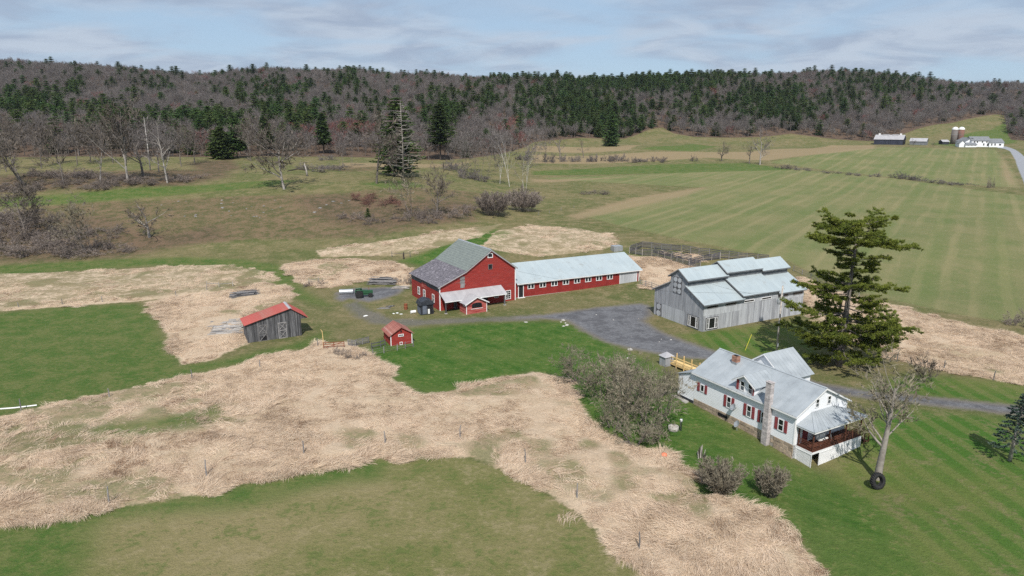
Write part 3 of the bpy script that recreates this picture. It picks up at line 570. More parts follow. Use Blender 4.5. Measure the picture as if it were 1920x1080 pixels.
# lean-to at the far end
lt = lambda x: 4.55 + (x) * .36
b = MB(); b.prism([(-3.0, -.6), (-.002, -.6), (-.002, lt(0)), (-3.0, lt(-3))], (0, .03, 0), X_, Z_, Y_, 5.2); ln = b.obj('lean_to', 'white_siding', h)
n_ = 18
for i in range(n_):
    z0 = .62 + i * .2; z1 = z0 + .2; xa = -3.0 if z1 < lt(-3) else min(-.1, (z1 - 4.55) / .36)
    if xa >= -.12: break
    s = MB(); s.add([(xa, -.0, z0), (-.003, -.0, z0), (-.003, .025, z1), (xa, .025, z1)], [(0, 1, 2, 3)]); s.obj('clapboard', 'white_siding', ln)
panels(ln, (-3.25, -.2, lt(-3.25) + .07), Y_, (3.2, 0, 3.2 * .36), 5.7, 3.42, .62, 'house_roof')
b = MB(); b.box(-3.02, -.05, -.06, .0, .15, .6); b.obj('skirting', 'tarp_dark', ln)
b = MB(); b.box(-3.2, -.6, -.75, -.25, .15, .4); b.box(-1.3, -.5, -.9, -.5, .12, .33); b.obj('threshold_slab', 'concrete', ln)
# rear wing
b = MB(); b.prism([(.95, -.3), (7.45, -.3), (7.45, 4.6), (4.2, 6.95), (.95, 4.6)], (0, 8.0, 0), X_, Z_, Y_, 5.0); rw = b.obj('rear_wing', 'white_siding', h)
lap_wall(rw, (0, 7.99, 0), X_, -Y_, lambda z: .95 + max(0, (z - 4.6) / .723), lambda z: 7.45 - max(0, (z - 4.6) / .723), 4.4, 6.9, 'white_siding', name='rear_gable')
for sx in (-1, 1):
    sv = np.array([-sx * 3.65, 0, 3.65 * .723]); panels(rw, (4.2 + sx * 3.65, 7.7, 7.05 - 3.65 * .723 + .05), Y_, sv, 5.6, float(np.linalg.norm(sv)), .62, 'house_roof')
rake(rw, (0, 7.69, 0), X_, [(.5, 4.38), (4.2, 7.06), (7.9, 4.38)], -Y_, 'white_trim', .17)
# porch: deck, lattice skirt, posts, rails, hip roof
p = 17.75; PY0, PY1 = .4, 8.9
for i in range(18):
    y0 = PY0 + i * (PY1 - PY0) / 18; b = MB(); b.box(HL + .04, p, y0 + .006, y0 + (PY1 - PY0) / 18 - .006, FZ - .06, FZ); b.obj('deck_board', 'brown_timber', h)
b = MB(); b.box(p - .02, p + .03, PY0 - .05, PY1 + .05, FZ - .3, FZ - .065); b.box(HL + .03, p - .021, PY0 - .05, PY0 - .0, FZ - .3, FZ - .065); b.obj('skirt_band', 'white_trim', h)
def lattice(o, U, Nn, L, zb, zt, nm='lattice'):
    b = MB(); o = np.array(o, float)
    H_ = zt - zb; st = .2; k = -int(H_ / st) - 1
    while k * st < L:
        for sgn in (1, -1):
            a0, a1 = k * st, k * st + H_; z0, z1 = (zb, zt)
            if a0 < 0: z0 = zb + (0 - a0); a0 = 0
            if a1 > L: z1 = zt - (a1 - L); a1 = L
            if a1 - a0 > .02:
                q0 = a0 if sgn == 1 else L - a0; q1 = a1 if sgn == 1 else L - a1
                b.beam(o + U * q0 + Z_ * z0 + Nn * (.006 * sgn), o + U * q1 + Z_ * z1 + Nn * (.006 * sgn), .012, .085, up=tuple(np.cross(Nn, (U * (q1 - q0) + Z_ * (z1 - z0)) / np.linalg.norm(U * (q1 - q0) + Z_ * (z1 - z0)))))
        k += 1
    la = b.obj(nm, 'white_trim', h); f = MB()
    for a in ((0, .09, zb, zt), (L - .09, L, zb, zt), (.09, L - .09, zt - .09, zt), (.09, L - .09, zb, zb + .08)): f.obox(o, U, Z_, Nn, *a, .02, .045)
    f.obj('lattice_frame', 'white_trim', la)
lattice((HL + .05, PY0 - .03, 0), X_, -Y_, p - HL - .05, -1.2, FZ - .3)
lattice((p + .02, PY0 + 1.15, 0), Y_, X_, 3.3, -1.2, FZ - .3); lattice((p + .02, PY0 + 4.5, 0), Y_, X_, PY1 - PY0 - 4.5, -1.1, FZ - .3)
b = MB(); b.box(HL + .3, p - .35, PY0 + .5, PY1 - .3, -1.5, -.95); b.obj('porch_footing', 'concrete', h)
def post(x, y, z0, z1, s_=.12, m='brown_timber', nm='post'): b = MB(); b.box(x - s_ / 2, x + s_ / 2, y - s_ / 2, y + s_ / 2, z0, z1); return b.obj(nm, m, h)
for y in (PY0 + .1, 3.2, 6.1, PY1 - .1): post(p - .1, y, FZ, 3.42)
post(HL + .2, PY0 + .1, FZ, 3.42)
for y in (1.7, 4.6, 7.4): post(p - .1, y, FZ, FZ + .95, .09)
for z in (.14, .34, .54, .74, .94):
    b = MB(); b.box(p - .09, p - .05, PY0 + .1, PY1 - .1, FZ + z - .045, FZ + z + .045); b.obj('rail', 'brown_timber', h)
    b = MB(); b.box(HL + .1, p - .1, PY0 + .08, PY0 + .12, FZ + z - .045, FZ + z + .045); b.obj('rail', 'brown_timber', h)
    b = MB(); b.beam((p - .07, PY1 - .02, FZ + z), (p - .07, PY1 + 1.75, FZ + z - .95), .04, .08); b.obj('stair_rail', 'brown_timber', h)
    b = MB(); b.beam((HL + .6, PY1 - .02, FZ + z), (HL + .6, PY1 + 1.75, FZ + z - .95), .04, .08); b.obj('stair_rail', 'brown_timber', h)
for k in range(5):
    b = MB(); b.box(HL + .6, p - .12, PY1 + .02 + k * .33, PY1 + .36 + k * .33, FZ - .25 - k * .24, FZ - .19 - k * .24); b.obj('stair_tread', 'brown_timber', h)
for y in (PY1 + .85, PY1 + 1.7): post(p - .07, y, -.4, FZ + .45 - (y - PY1) * .45, .09)
b = MB(); e0, e1, ex, ez, tz = .05, 9.25, 18.05, 3.48, 4.46
A_, B_, C_, D_ = (HL - .0, e0, ez), (ex, e0, ez), (ex, e1, ez), (HL, e1, ez); E_, F_ = (HL + .03, 2.6, tz), (HL + .03, 6.4, tz)
q_ = lambda a, t, c: tuple(np.array(a) * (1 - t) + np.array(c) * t)
for tri in (((A_, B_, E_)), ((C_, D_, F_))):
    b = MB(); b.add([*tri] + [tuple(np.array(v) - (0, 0, .05)) for v in tri], [(0, 1, 2), (5, 4, 3), (0, 3, 4, 1), (1, 4, 5, 2), (2, 5, 3, 0)]); b.obj('porch_roof_panel', 'house_roof', h)
for i in range(14):
    a0, a1 = i / 14 + .0006, (i + 1) / 14 - .0006; v = [q_(B_, a0, C_), q_(B_, a1, C_), q_(E_, a1, F_), q_(E_, a0, F_)]
    b = MB(); b.hexa([tuple(np.array(k) - (0, 0, .05)) for k in v] + v); b.beam(np.array(v[0]) + (0, 0, .015), np.array(v[3]) + (0, 0, .015), .035, .03); b.obj('porch_roof_panel', 'house_roof', h)
b = MB(); b.beam(np.array(B_) + (0, 0, .03), np.array(E_) + (0, 0, .03), .12, .04); b.beam(np.array(C_) + (0, 0, .03), np.array(F_) + (0, 0, .03), .12, .04); b.obj('hip_cap', 'house_roof', h)
b = MB(); b.box(ex - .06, ex - .01, e0 + .03, e1 - .03, ez - .2, ez - .06); b.box(HL + .05, ex - .07, e0 + .03, e0 + .08, ez - .2, ez - .06); b.obj('porch_fascia', 'white_trim', h)
b = MB(); b.box(HL + .03, HL + .07, 1.3, 2.2, FZ, FZ + 2.05); b.obj('door', 'shutter_red', h); window(h, (HL + .03, 2.9, FZ + .7), Y_, X_, 1.6, 1.3, cols=2)
window(h, (HL + .03, 5.6, FZ + .7), Y_, X_, 1.1, 1.3)
sw = T('porch_swing', 'white metal swing bench on the brown porch under the hip roof', 'bench', (*[float(c) for c in (h.matrix_basis @ Vector((16.8, 3.4, FZ)))],), R(-60.5))
b = MB(); b.box(-.3, .3, -.8, .8, .42, .5); b.obj('seat', 'plastic_white', sw)
b = MB(); b.box(-.36, -.3, -.8, .8, .5, .95); b.obj('backrest', 'plastic_white', sw)
for y in (-.95, .95):
    b = MB(); b.beam((-.45, y, 0), (0, y, 1.75), .05); b.beam((.45, y, 0), (0, y, 1.75), .05); b.obj('leg', 'galvanised', sw)
b = MB(); b.beam((0, -1, 1.76), (0, 1, 1.76), .06); b.obj('crossbar', 'galvanised', sw)
# satellite dishes
def dish(loc, label, arm):
    d = T('satellite_dish', label, 'dish', loc, R(-60.5)); prof = [(.02, .02), (.18, .035), (.33, .08), (.43, .15), (.44, .15), (.33, .06), (.18, .01), (.02, 0)]
    ax = np.array((-.25, -.8, .55)); ax /= np.linalg.norm(ax); b = MB(); b.lathe(prof, (0, -.5, .0), 20, ax); b.obj('reflector', 'galvanised', d, True)
    b = MB(); b.beam((0, -.5, 0), (0, .0, -.1) if not arm else (0, -.5, -1.05), .06); b.obj('mast', 'galvanised', d)
    b = MB(); b.beam((0, -.5, -.3), np.array((0, -.5, .0)) + ax * .55, .03); b.beam(np.array((-.05, -.5, .0)) + ax * .55, np.array((.05, -.5, .0)) + ax * .55, .07); b.obj('feed_arm', 'galvanised', d)
H2W = lambda x, y, z: tuple(h.matrix_basis @ Vector((x, y, z)))
dish(H2W(7.2, -.04, 2.5), 'grey satellite dish bracketed to the white wall between two windows', 0)
dish(H2W(8.2, -.3, .75), 'grey satellite dish on a short mast before the stone foundation', 1)
# ------------------------------------------------------------------ grey stepped barn
g = T('grey_barn', 'weathered grey board barn with pale blue stepped monitor roofs and big corner windows', 'barn', (33.86, 116.55, 0), R(27.7))
GL, GW, gr = 25.6, 13.3, 6.65
def gprof(y, up=0.0): 
    t = min(y, GW - y)
    return (5.2 + t * .49 + up) if t < 4.35 else (8.42 + (t - 3.85) * .62 + up)
b = MB(); b.prism([(.05, -.3), (GW - .05, -.3), (GW - .05, 5.1), (GW - 4.4, 7.2), (GW - 4.4, 8.6), (gr, 10.0), (4.4, 8.6), (4.4, 7.2), (.05, 5.1)], (.05, 0, 0), Y_, Z_, X_, GL - .1); b.obj('wall_core', 'roof_trim_dark', g)
gm = lambda a, k: 'pale_board' if (k == 0 and 4.6 < a < 10.7) else 'grey_board'
boards(g, (0, 0, 0), Y_, -X_, 0, GW, lambda u: -.15, lambda u: gprof(u) - .06, 'grey_board', .3, mats=gm, brk=lambda u: 2.62)
boards(g, (GL, 0, 0), Y_, X_, 0, GW, lambda u: -.15, lambda u: gprof(u) - .06, 'grey_board', .6)
boards(g, (0, 0, 0), X_, -Y_, .03, GL, lambda u: -.15, lambda u: 5.12, 'grey_board', .3, mats=lambda a, k: ('pale_board' if (k == 1) or random.random() < .45 else 'grey_board'), brk=lambda u: 2.82 if u < 9.3 else (4.0 if u < 17.8 else 3.6))
boards(g, (0, GW, 0), X_, Y_, 0, GL, lambda u: -.15, lambda u: 5.12, 'grey_board', .8)
SEG = [(0, 9.2, 0.0), (9.2, 18.0, .6), (18.0, GL, .05)]
for i, (x0, x1, up) in enumerate(SEG):
    ov0 = .35 if i == 0 else .12; ov1 = .4 if i < 2 else .35; o0 = x0 - ov0; L_ = x1 - x0 + ov0 + ov1
    if i == 2: o0 = x0 + .4; L_ = x1 - o0 + .35
    for s_ in (0, 1):
        f = (lambda y: y) if s_ == 0 else (lambda y: GW - y); sg = 1 if s_ == 0 else -1
        k1 = 4.6 + .55; panels(g, (o0, f(-.55), 5.2 - .55 * .49 + up + .06), X_, (0, sg * k1, k1 * .49), L_, k1 * math.hypot(1, .49), .92, 'barn_roof', 'lower_roof_panel', .007)
        k2 = gr - 3.85; panels(g, (o0, f(3.85), 8.42 + up + .06), X_, (0, sg * k2, k2 * .62), L_, k2 * math.hypot(1, .62), .92, 'barn_roof', 'upper_roof_panel', .007)
        b = MB(); b.box(x0 + .05, x1 - .05, min(f(4.3), f(4.42)), max(f(4.3), f(4.42)), 7.1, 8.62 + up); b.obj('clerestory_wall', 'roof_trim_dark', g)
        b = MB(); b.box(o0 + .05, o0 + L_ - .05, min(f(-.56), f(-.52)), max(f(-.56), f(-.52)), 5.2 - .55 * .49 + up - .17, 5.2 - .55 * .49 + up + .03); b.obj('fascia', 'roof_trim_dark', g)
        b = MB(); b.box(o0 + .05, o0 + L_ - .05, min(f(3.84), f(3.88)), max(f(3.84), f(3.88)), 8.24 + up, 8.44 + up); b.obj('fascia', 'roof_trim_dark', g)
        rake(g, (o0 - .03, 0, 0), Y_, [(f(-.55), 5.2 - .55 * .49 + up + .01), (f(4.6), 5.2 + 4.6 * .49 + up + .01)], X_, 'grey_timber', .17)
        rake(g, (o0 - .03, 0, 0), Y_, [(f(3.85), 8.42 + up + .01), (gr, 8.42 + k2 * .62 + up + .01)], X_, 'grey_timber', .17)
    if up > .3:
        b = MB()
        for y0, y1 in ((0, 4.4), (GW - 4.4, GW)): b.prism([(y0, 5.0 if y0 == 0 else 7.1), (y1, 7.1 if y0 == 0 else 5.0), (y1, (7.2 if y0 == 0 else 5.0) + up + .1), (y0, (5.0 if y0 == 0 else 7.2) + up + .1)], (x0 + .02, 0, 0), Y_, Z_, X_, x1 - x0 - .04)
        b.prism([(4.4, 8.3), (GW - 4.4, 8.3), (GW - 4.4, 8.6 + up), (gr, 10.0 + up), (4.4, 8.6 + up)], (x0 + .02, 0, 0), Y_, Z_, X_, x1 - x0 - .04); b.box(x0 + .03, x1 - .03, .0, .04, 5.0, 5.7); b.obj('raised_gable', 'roof_trim_dark', g)
def trio(o, U, Nn, wd, ht):
    o = np.array(o, float); f = MB()
    for a in ((-.1, wd + .1, -.14, -.0), (-.1, wd + .1, ht, ht + .12), (-.14, 0, -.14, ht + .12), (wd, wd + .14, -.14, ht + .12)): f.obox(o, U, Z_, Nn, *a, .0, .075)
    t = f.obj('window_surround', 'old_board', g)
    for a, c, rws, cl in ((0, .62, 2, 2), (.62, wd - .62, 1, 1), (wd - .62, wd, 2, 2)): window(t if False else g, o + U * (a + .012), U, Nn, c - a - .024, ht, rows=rws, cols=cl, fw=.065, mun=.03, proud=.09)
trio((-.05, .95, .3), Y_, -X_, 2.7, 2.0); trio((.8, -.05, .35), X_, -Y_, 2.7, 1.98)
for x0 in (.75, 5.2, 9.7, 14.15, 18.6, 22.6):
    pale = x0 in (9.7, 14.15); window(g, (x0, -.06, 4.12), X_, -Y_, 2.6, .5, frame='white_trim' if pale else 'grey_timber', rows=1, cols=1, fw=.1, name='slot_window')
def quilt(o, wd, ht, cols, rows, nm, lab):
    b = MB(); b.obox(o, Y_, Z_, -X_, 0, wd, 0, ht, .0, .05); q = b.obj(nm, 'old_board', g); q['label'] = lab
    for r in range(rows):
        for c in range(cols):
            cc = np.array(o, float) + Y_ * wd * (c + .5) / cols + Z_ * ht * (r + .5) / rows - X_ * .052
            d = MB(); n = 20; pts = [(.86 * wd / cols / 2 * math.cos(t), .86 * ht / rows / 2 * math.sin(t)) for t in np.arange(n) * 2 * math.pi / n]
            d.prism(pts, cc, Y_, Z_, -X_, .03); d.obj('round_pane', 'pale_board', q)
quilt((-.05, 5.85, 5.5), 2.25, 3.1, 2, 3, 'hay_door', 'loft hatch with six round panels in dark frames')
quilt((-.05, 11.2, -.1), 1.35, 2.6, 1, 2, 'door', 'narrow door with two round panels')
# ------------------------------------------------------------------ big red barn
r = T('red_barn', 'big red clapboard barn with broken saltbox shingle roof and porch', 'barn', (-14.27, 130.48, 0), R(30))
BW, BD, PX, PZ, KX, KZ, LE, RE = 17.3, 14.6, 11.5, 11.25, 5.8, 7.45, 5.0, 7.1
prof = [(0, LE), (KX, KZ), (PX, PZ), (BW, RE)]
zl = lambda z: 0.0 if z < LE else float(np.interp(z, [LE, KZ, PZ], [0, KX, PX])); zr = lambda z: BW if z < RE else float(np.interp(z, [RE, PZ], [BW, PX]))
b = MB(); b.prism([(.04, -.4), (BW - .04, -.4), (BW - .04, RE - .1), (PX, PZ - .12), (KX, KZ - .1), (.04, LE - .1)], (0, .03, 0), X_, Z_, Y_, BD - .06); b.obj('wall_core', 'red_smooth', r)
lap_wall(r, (0, 0, 0), X_, -Y_, zl, zr, -.2, PZ - .06, 'red_siding', .19)
lap_wall(r, (0, 0, 0), Y_, -X_, lambda z: 0, lambda z: BD, -.2, 3.75, 'red_siding', .19)
lap_wall(r, (0, 0, 0), Y_, -X_, lambda z: 0, lambda z: BD, 3.76, LE + .1, 'old_board', .19)
lap_wall(r, (BW, 0, 0), Y_, X_, lambda z: 0, lambda z: BD, -.2, RE, 'red_siding', .19)
lap_wall(r, (0, BD, 0), X_, Y_, zl, zr, -.2, PZ - .06, 'red_siding', .19)
b = MB(); b.box(-.06, -.012, 6.5, 9.0, 3.15, 4.15); b.obj('sliding_door', 'red_pale', r)
for i in range(8): b = MB(); b.box(4.5 + random.uniform(-.05, .1), 5.55 + random.uniform(-.1, .15), -.045, -.02, 4.12 + i * .285, 4.39 + i * .285); b.obj('patch_board', 'grey_timber', r)
def slope(par, a, c, mat, nm, y0=-.35, y1=BD + .35, rows=10):
    a = np.array(a, float); c = np.array(c, float); d = c - a; L_ = np.linalg.norm(d); d /= L_; nn = np.array((-d[1], d[0])); nn = nn if nn[1] > 0 else -nn
    for k in range(rows):                                      # lapped shingle courses
        t0, t1 = L_ * k / rows, min(L_, L_ * (k + 1) / rows + .05); p0, p1 = a + d * t0, a + d * t1; h0, h1 = .10, .07
        b = MB(); b.hexa([(p0[0], y0, p0[1]), (p1[0], y0, p1[1]), (p1[0], y1, p1[1]), (p0[0], y1, p0[1]), (p0[0] + nn[0] * h0, y0, p0[1] + nn[1] * h0), (p1[0] + nn[0] * h1, y0, p1[1] + nn[1] * h1), (p1[0] + nn[0] * h1, y1, p1[1] + nn[1] * h1), (p0[0] + nn[0] * h0, y1, p0[1] + nn[1] * h0)]); b.obj(nm, mat, par)
slope(r, (-.45, LE - .19), (KX, KZ), 'shingle_old', 'shingle_course', rows=14)
slope(r, (KX - .02, KZ + .005), (PX, PZ), 'shingle_green', 'shingle_course', rows=12)
slope(r, (BW + .35, RE - .25), (PX, PZ), 'shingle_green', 'shingle_course', rows=14)
b = MB(); b.prism([(-.2, PZ - .03), (0, PZ + .17), (.2, PZ - .03), (0, PZ + .11)], (PX, -.37, .03), X_, Z_, Y_, BD + .74); b.obj('ridge_cap', 'galvanised', r)
rp = [(-.45, LE - .2), (KX, KZ - .02), (PX, PZ - .02), (BW + .35, RE - .27)]
rake(r, (0, -.36, 0), X_, rp, -Y_, 'porch_roof', .2); rake(r, (0, BD + .36, 0), X_, rp, Y_, 'porch_roof', .2)
for x0, x1, y0, y1 in ((-.045, .0, -.04, .12), (.001, .15, -.045, -.0), (BW - .15, BW - .001, -.045, -.0), (BW, BW + .045, -.04, .12)): b = MB(); b.box(x0, x1, y0, y1, -.15, RE - .3 if x0 > 1 else LE - .2); b.obj('corner_board', 'white_trim', r)
window(r, (10.75, -.02, 9.62), X_, -Y_, 1.2, .95, rows=1, fw=.14, glass='dark_void'); window(r, (10.87, -.02, 7.25), X_, -Y_, .95, 1.05, rows=1, fw=.05, frame='grey_timber', glass='dark_void')
window(r, (14.86, -.02, .42), X_, -Y_, 1.3, 1.9, rows=4, cols=2, fw=.12)
for y0 in (10.05, 7.1, 2.5): window(r, (-.02, y0, 1.1), Y_, -X_, 1.15, 1.65, rows=2, cols=2, fw=.13)
# porch and the little gabled entry
b = MB(); lE = (-2.55, 2.55); pz = lambda y: 3.68 + (y / -2.55) * (2.5 - 3.68)
panels(r, (-.1, -2.7, pz(-2.7) + .04), X_, (0, 2.68, pz(-.02) - pz(-2.7)), 13.9, 2.93, .9, 'porch_roof', 'porch_roof_panel', .02)
b = MB(); b.box(-.08, 13.78, -2.72, -2.68, pz(-2.7) - .18, pz(-2.7) + .0); b.obj('porch_fascia', 'white_trim', r)
for x in (.15, 13.3):
    b = MB(); b.box(x - .1, x + .1, -2.6, -2.4, 0, 2.42); b.obj('porch_post', 'old_board', r); b = MB(); b.box(x - .25, x + .25, -2.75, -2.25, -.1, .12); b.obj('post_footing', 'concrete', r)
b = MB(); b.box(9.6, 10.7, -.075, -.02, .0, 2.1); b.obj('door', 'dark_void', r); window(r, (1.0, -.02, 1.2), X_, -Y_, 1.4, 1.0, rows=1, frame='grey_timber'); window(r, (12.2, -.02, 1.1), X_, -Y_, 1.0, 1.1)
b = MB(); b.box(3.0, 3.7, -.075, -.02, .0, 2.05); b.obj('door', 'old_board', r)
e = T('entry_shed', 'small pale red gabled shed with arched window below the barn porch', 'shed', tuple(r.matrix_basis @ Vector((3.35, -5.0, 0))), R(30))
ew, ed, eh, ep = 4.5, 2.9, 2.15, 3.3; es = (ep - eh) / (ew / 2)
b = MB(); b.prism([(.03, -.1), (ew - .03, -.1), (ew - .03, eh - .05), (ew / 2, ep - .06), (.03, eh - .05)], (0, .03, 0), X_, Z_, Y_, ed); b.obj('wall_core', 'red_pale', e)
lap_wall(e, (0, 0, 0), X_, -Y_, lambda z: max(0, (z - eh) / es), lambda z: ew - max(0, (z - eh) / es), -.05, ep - .04, 'red_pale', .21); lap_wall(e, (0, 0, 0), Y_, -X_, lambda z: 0, lambda z: ed, -.05, eh, 'red_pale', .21); lap_wall(e, (ew, 0, 0), Y_, X_, lambda z: 0, lambda z: ed, -.05, eh, 'red_pale', .21)
for sx in (-1, 1):
    L_ = ew / 2 + .38; sv = np.array([-sx * L_, 0, L_ * es]); panels(e, (ew / 2 + sx * L_, -.35, ep - L_ * es + .07), Y_, sv, 4.0, float(np.linalg.norm(sv)), .8, 'porch_roof', rib=.02)
rake(e, (0, -.36, 0), X_, [(-.38, eh - .38 * es + .03), (ew / 2, ep + .03), (ew + .38, eh - .38 * es + .03)], -Y_, 'white_trim', .17)
for x0 in (-.03, ew - .1): b = MB(); b.box(x0, x0 + .13, -.05, .0, -.05, eh); b.obj('corner_board', 'white_trim', e)
arc = [(1.2, 1.1), (3.4, 1.1), (3.4, 1.75)] + [(2.3 + 1.1 * math.cos(t), 1.75 + .38 * math.sin(t)) for t in np.linspace(.25, math.pi - .25, 7)] + [(1.2, 1.75)]
b = MB(); b.prism([(1.06, .97), (3.54, .97), (3.54, 2.23), (1.06, 2.23)], (0, -.03, 0), X_, Z_, -Y_, .03); aw = b.obj('window', 'red_pale', e); b = MB(); b.prism(arc, (0, -.06, 0), X_, Z_, -Y_, .012); b.obj('pane', 'glass', aw)
b = MB(); b.box(1.0, 3.6, -.09, -.02, .9, .98); b.obj('sill', 'white_trim', aw)
window(e, (-.02, .5, 1.5), Y_, -X_, .7, .45, rows=1)
# ------------------------------------------------------------------ long red cow barn
c = T('cow_barn', 'long low red cow barn with pale metal roof and eight paired windows', 'barn', (.85, 140.55, 0), R(26.8))
CL, CW, CE, CR = 32.1, 13.8, 3.32, 6.1; cs = (CR - CE) / (CW / 2)
b = MB(); b.prism([(.04, -.3), (CW - .04, -.3), (CW - .04, CE - .05), (CW / 2, CR - .08), (.04, CE - .05)], (.0, 0, 0), Y_, Z_, X_, CL); b.obj('wall_core', 'red_smooth', c)
boards(c, (0, 0, 0), X_, -Y_, 0.05, 26.6, lambda u: .12 - u * .002, lambda u: CE - .03, 'red_smooth', 1.22, 'wall_panel')
b = MB(); b.box(0, 26.6, -.12, .03, -.3, .14); b.obj('foundation', 'concrete', c)
boards(c, (CL, 0, 0), Y_, X_, 0, CW, lambda u: 0, lambda u: CE + min(u, CW - u) * cs - .1, 'red_smooth', .9, 'wall_panel')
boards(c, (0, 0, 0), X_, -Y_, 26.75, 31.4, lambda u: -.1, lambda u: CE - .05, 'pale_board', 1.16, 'sliding_door_panel', .06)
for x0 in (26.6, 31.4, 32.0): b = MB(); b.box(x0, x0 + .13, -.1, -.02, -.1, CE - .02); b.obj('door_post', 'white_trim', c)
sv = np.array([0, CW / 2 + .5, CR - CE + .5 * cs]); sn = float(np.linalg.norm(sv))
panels(c, (.02, -.5, CE - .5 * cs + .08), X_, sv, CL + .6, sn, .92, 'barn_roof', rib=.007); panels(c, (.02, CW + .5, CE - .5 * cs + .08), X_, sv * (1, -1, 1), CL + .6, sn, .92, 'barn_roof', rib=.007)
b = MB(); b.box(.05, CL + .55, -.53, -.49, CE - .5 * cs - .12, CE - .5 * cs + .04); b.obj('fascia', 'white_trim', c)
rake(c, (CL + .58, 0, 0), Y_, [(-.5, CE - .5 * cs + .03), (CW / 2, CR + .03), (CW + .5, CE - .5 * cs + .03)], X_, 'white_trim', .15)
for i in range(8): window(c, (2.74 + i * 2.905, -.045, 1.72), X_, -Y_, 1.6, 1.1, rows=1, cols=2, fw=.12, mun=.2, glass='dark_void')
b = MB(); b.box(.6, 1.65, -.08, -.04, .15, 2.72); dd = b.obj('door', 'dark_void', c)
for a in ((.46, .6, .1, 2.85), (1.65, 1.79, .1, 2.85), (.46, 1.79, 2.72, 2.86), (.3, 1.95, .0, .13)): f = MB(); f.box(a[0], a[1], -.12 if a[3] > .2 else -.5, -.03, a[2], a[3]); f.obj('door_frame', 'white_trim', dd)
# ------------------------------------------------------------------ grey shed with the red roof
s = T('board_shed', 'dark weathered board shed with red metal roof and two crossbuck doors', 'shed', (-44.63, 110.14, 0), R(28.5))
sp_ = [(-.46, 3.15), (7.25, 5.2), (10.15, 3.18)]; st = lambda u: float(np.interp(u, [a for a, q in sp_], [q for a, q in sp_])) - .1
b = MB(); b.prism([(.05, -.2), (8.8, -.2), (8.8, st(8.8) - .05), (7.25, 5.02), (.05, st(.05) - .05)], (0, .05, 0), X_, Z_, Y_, 4.6); b.obj('wall_core', 'dark_void', s)
boards(s, (0, 0, 0), X_, -Y_, 0, 8.85, lambda u: random.uniform(-.15, .08), st, 'old_board', .2)
boards(s, (0, 0, 0), X_, -Y_, 8.86, 9.95, lambda u: 3.05, st, 'old_board', .2)
boards(s, (0, 0, 0), Y_, -X_, 0.0, 4.6, lambda u: -.1, lambda u: 3.1, 'old_board', .2); boards(s, (8.86, 0, 0), Y_, X_, 0.0, 4.6, lambda u: -.1, lambda u: 3.9, 'old_board', .2)
for (a0, a1) in ((sp_[0], sp_[1]), (sp_[2], sp_[1])):
    sv = np.array([a1[0] - a0[0], 0, a1[1] - a0[1]]); panels(s, (a0[0], -.35, a0[1]), Y_, sv, 5.2, float(np.linalg.norm(sv)), .87, 'red_roof', rib=.03)
b = MB(); b.prism([(-.3, 5.13), (0, 5.26), (.28, 5.08), (0, 5.22)], (7.25, -.36, 0), X_, Z_, Y_, 5.22); b.obj('ridge_cap', 'porch_roof', s)
def crossbuck(x0, z0, wd, ht, broken):
    b = MB(); y = -.075
    for a in ((0, .14, 0, ht), (wd - .14, wd, 0, ht), (.14, wd - .14, ht - .16, ht), (.14, wd - .14, ht / 2 - .07, ht / 2 + .07), (.14, wd - .14, 0, .12)): b.box(x0 + a[0], x0 + a[1], y - .03, y + .03, z0 + a[2], z0 + a[3])
    d = b.obj('door', 'grey_timber', s); k = MB(); k.box(x0 + .1, x0 + wd - .1, y + .032, y + .05, z0 + (.9 if broken else .05), z0 + ht - .05); k.obj('door_back', 'old_board', d)
    if broken: k = MB(); k.box(x0 + .14, x0 + wd - .14, y + .03, y + .045, z0 + .1, z0 + .9); k.obj('gap', 'dark_void', d)
    for q in range(2):
        za, zb_ = z0 + q * ht / 2 + .08, z0 + (q + 1) * ht / 2 - .1
        k = MB(); k.beam((x0 + .14, y - .006, za), (x0 + wd - .14, y - .006, zb_), .04, .11, up=(0, 1, 0)) if False else k.beam((x0 + .14, y - .02, za), (x0 + wd - .14, y - .02, zb_), .05, .11); k.obj('brace', 'grey_timber', d)
        if not (broken and q == 0): k = MB(); k.beam((x0 + .14, y - .028, zb_), (x0 + wd - .14, y - .028, za), .05, .11); k.obj('brace', 'grey_timber', d)
crossbuck(1.75, -.05, 1.45, 2.9, True); crossbuck(5.0, 0, 1.45, 2.85, False)
# ------------------------------------------------------------------ little red coop
k = T('chicken_coop', 'tiny red coop with rusty roof and white corner posts at the lawn edge', 'coop', (-20.19, 108.43, 0), R(26))
kw, kd, ke, kp = 3.7, 4.2, 1.9, 3.0; ks = (kp - ke) / (kw / 2)
b = MB(); b.prism([(.03, -.1), (kw - .03, -.1), (kw - .03, ke - .05), (kw / 2, kp - .06), (.03, ke - .05)], (0, .03, 0), X_, Z_, Y_, kd); b.obj('wall_core', 'red_smooth', k)
lap_wall(k, (0, 0, 0), X_, -Y_, lambda z: max(0, (z - ke) / ks), lambda z: kw - max(0, (z - ke) / ks), -.05, kp - .04, 'red_siding', .16); lap_wall(k, (0, 0, 0), Y_, -X_, lambda z: 0, lambda z: kd, -.05, ke, 'red_siding', .16)
for sx in (-1, 1):
    L_ = kw / 2 + .35; sv = np.array([-sx * L_, 0, L_ * ks]); panels(k, (kw / 2 + sx * L_, -.3, kp - L_ * ks + .06), Y_, sv, 4.9, float(np.linalg.norm(sv)), .66, 'rust_roof', rib=.03)
for x0 in (-.03, kw - .1): b = MB(); b.box(x0, x0 + .13, -.05, .0, -.05, ke - .05); b.obj('corner_board', 'white_trim', k)
window(k, (1.3, -.02, 1.45), X_, -Y_, .95, .42, rows=1, cols=3, fw=.09); window(k, (1.5, -.02, .0), X_, -Y_, .5, .5, rows=1, fw=.08, glass='red_smooth', name='pop_door')
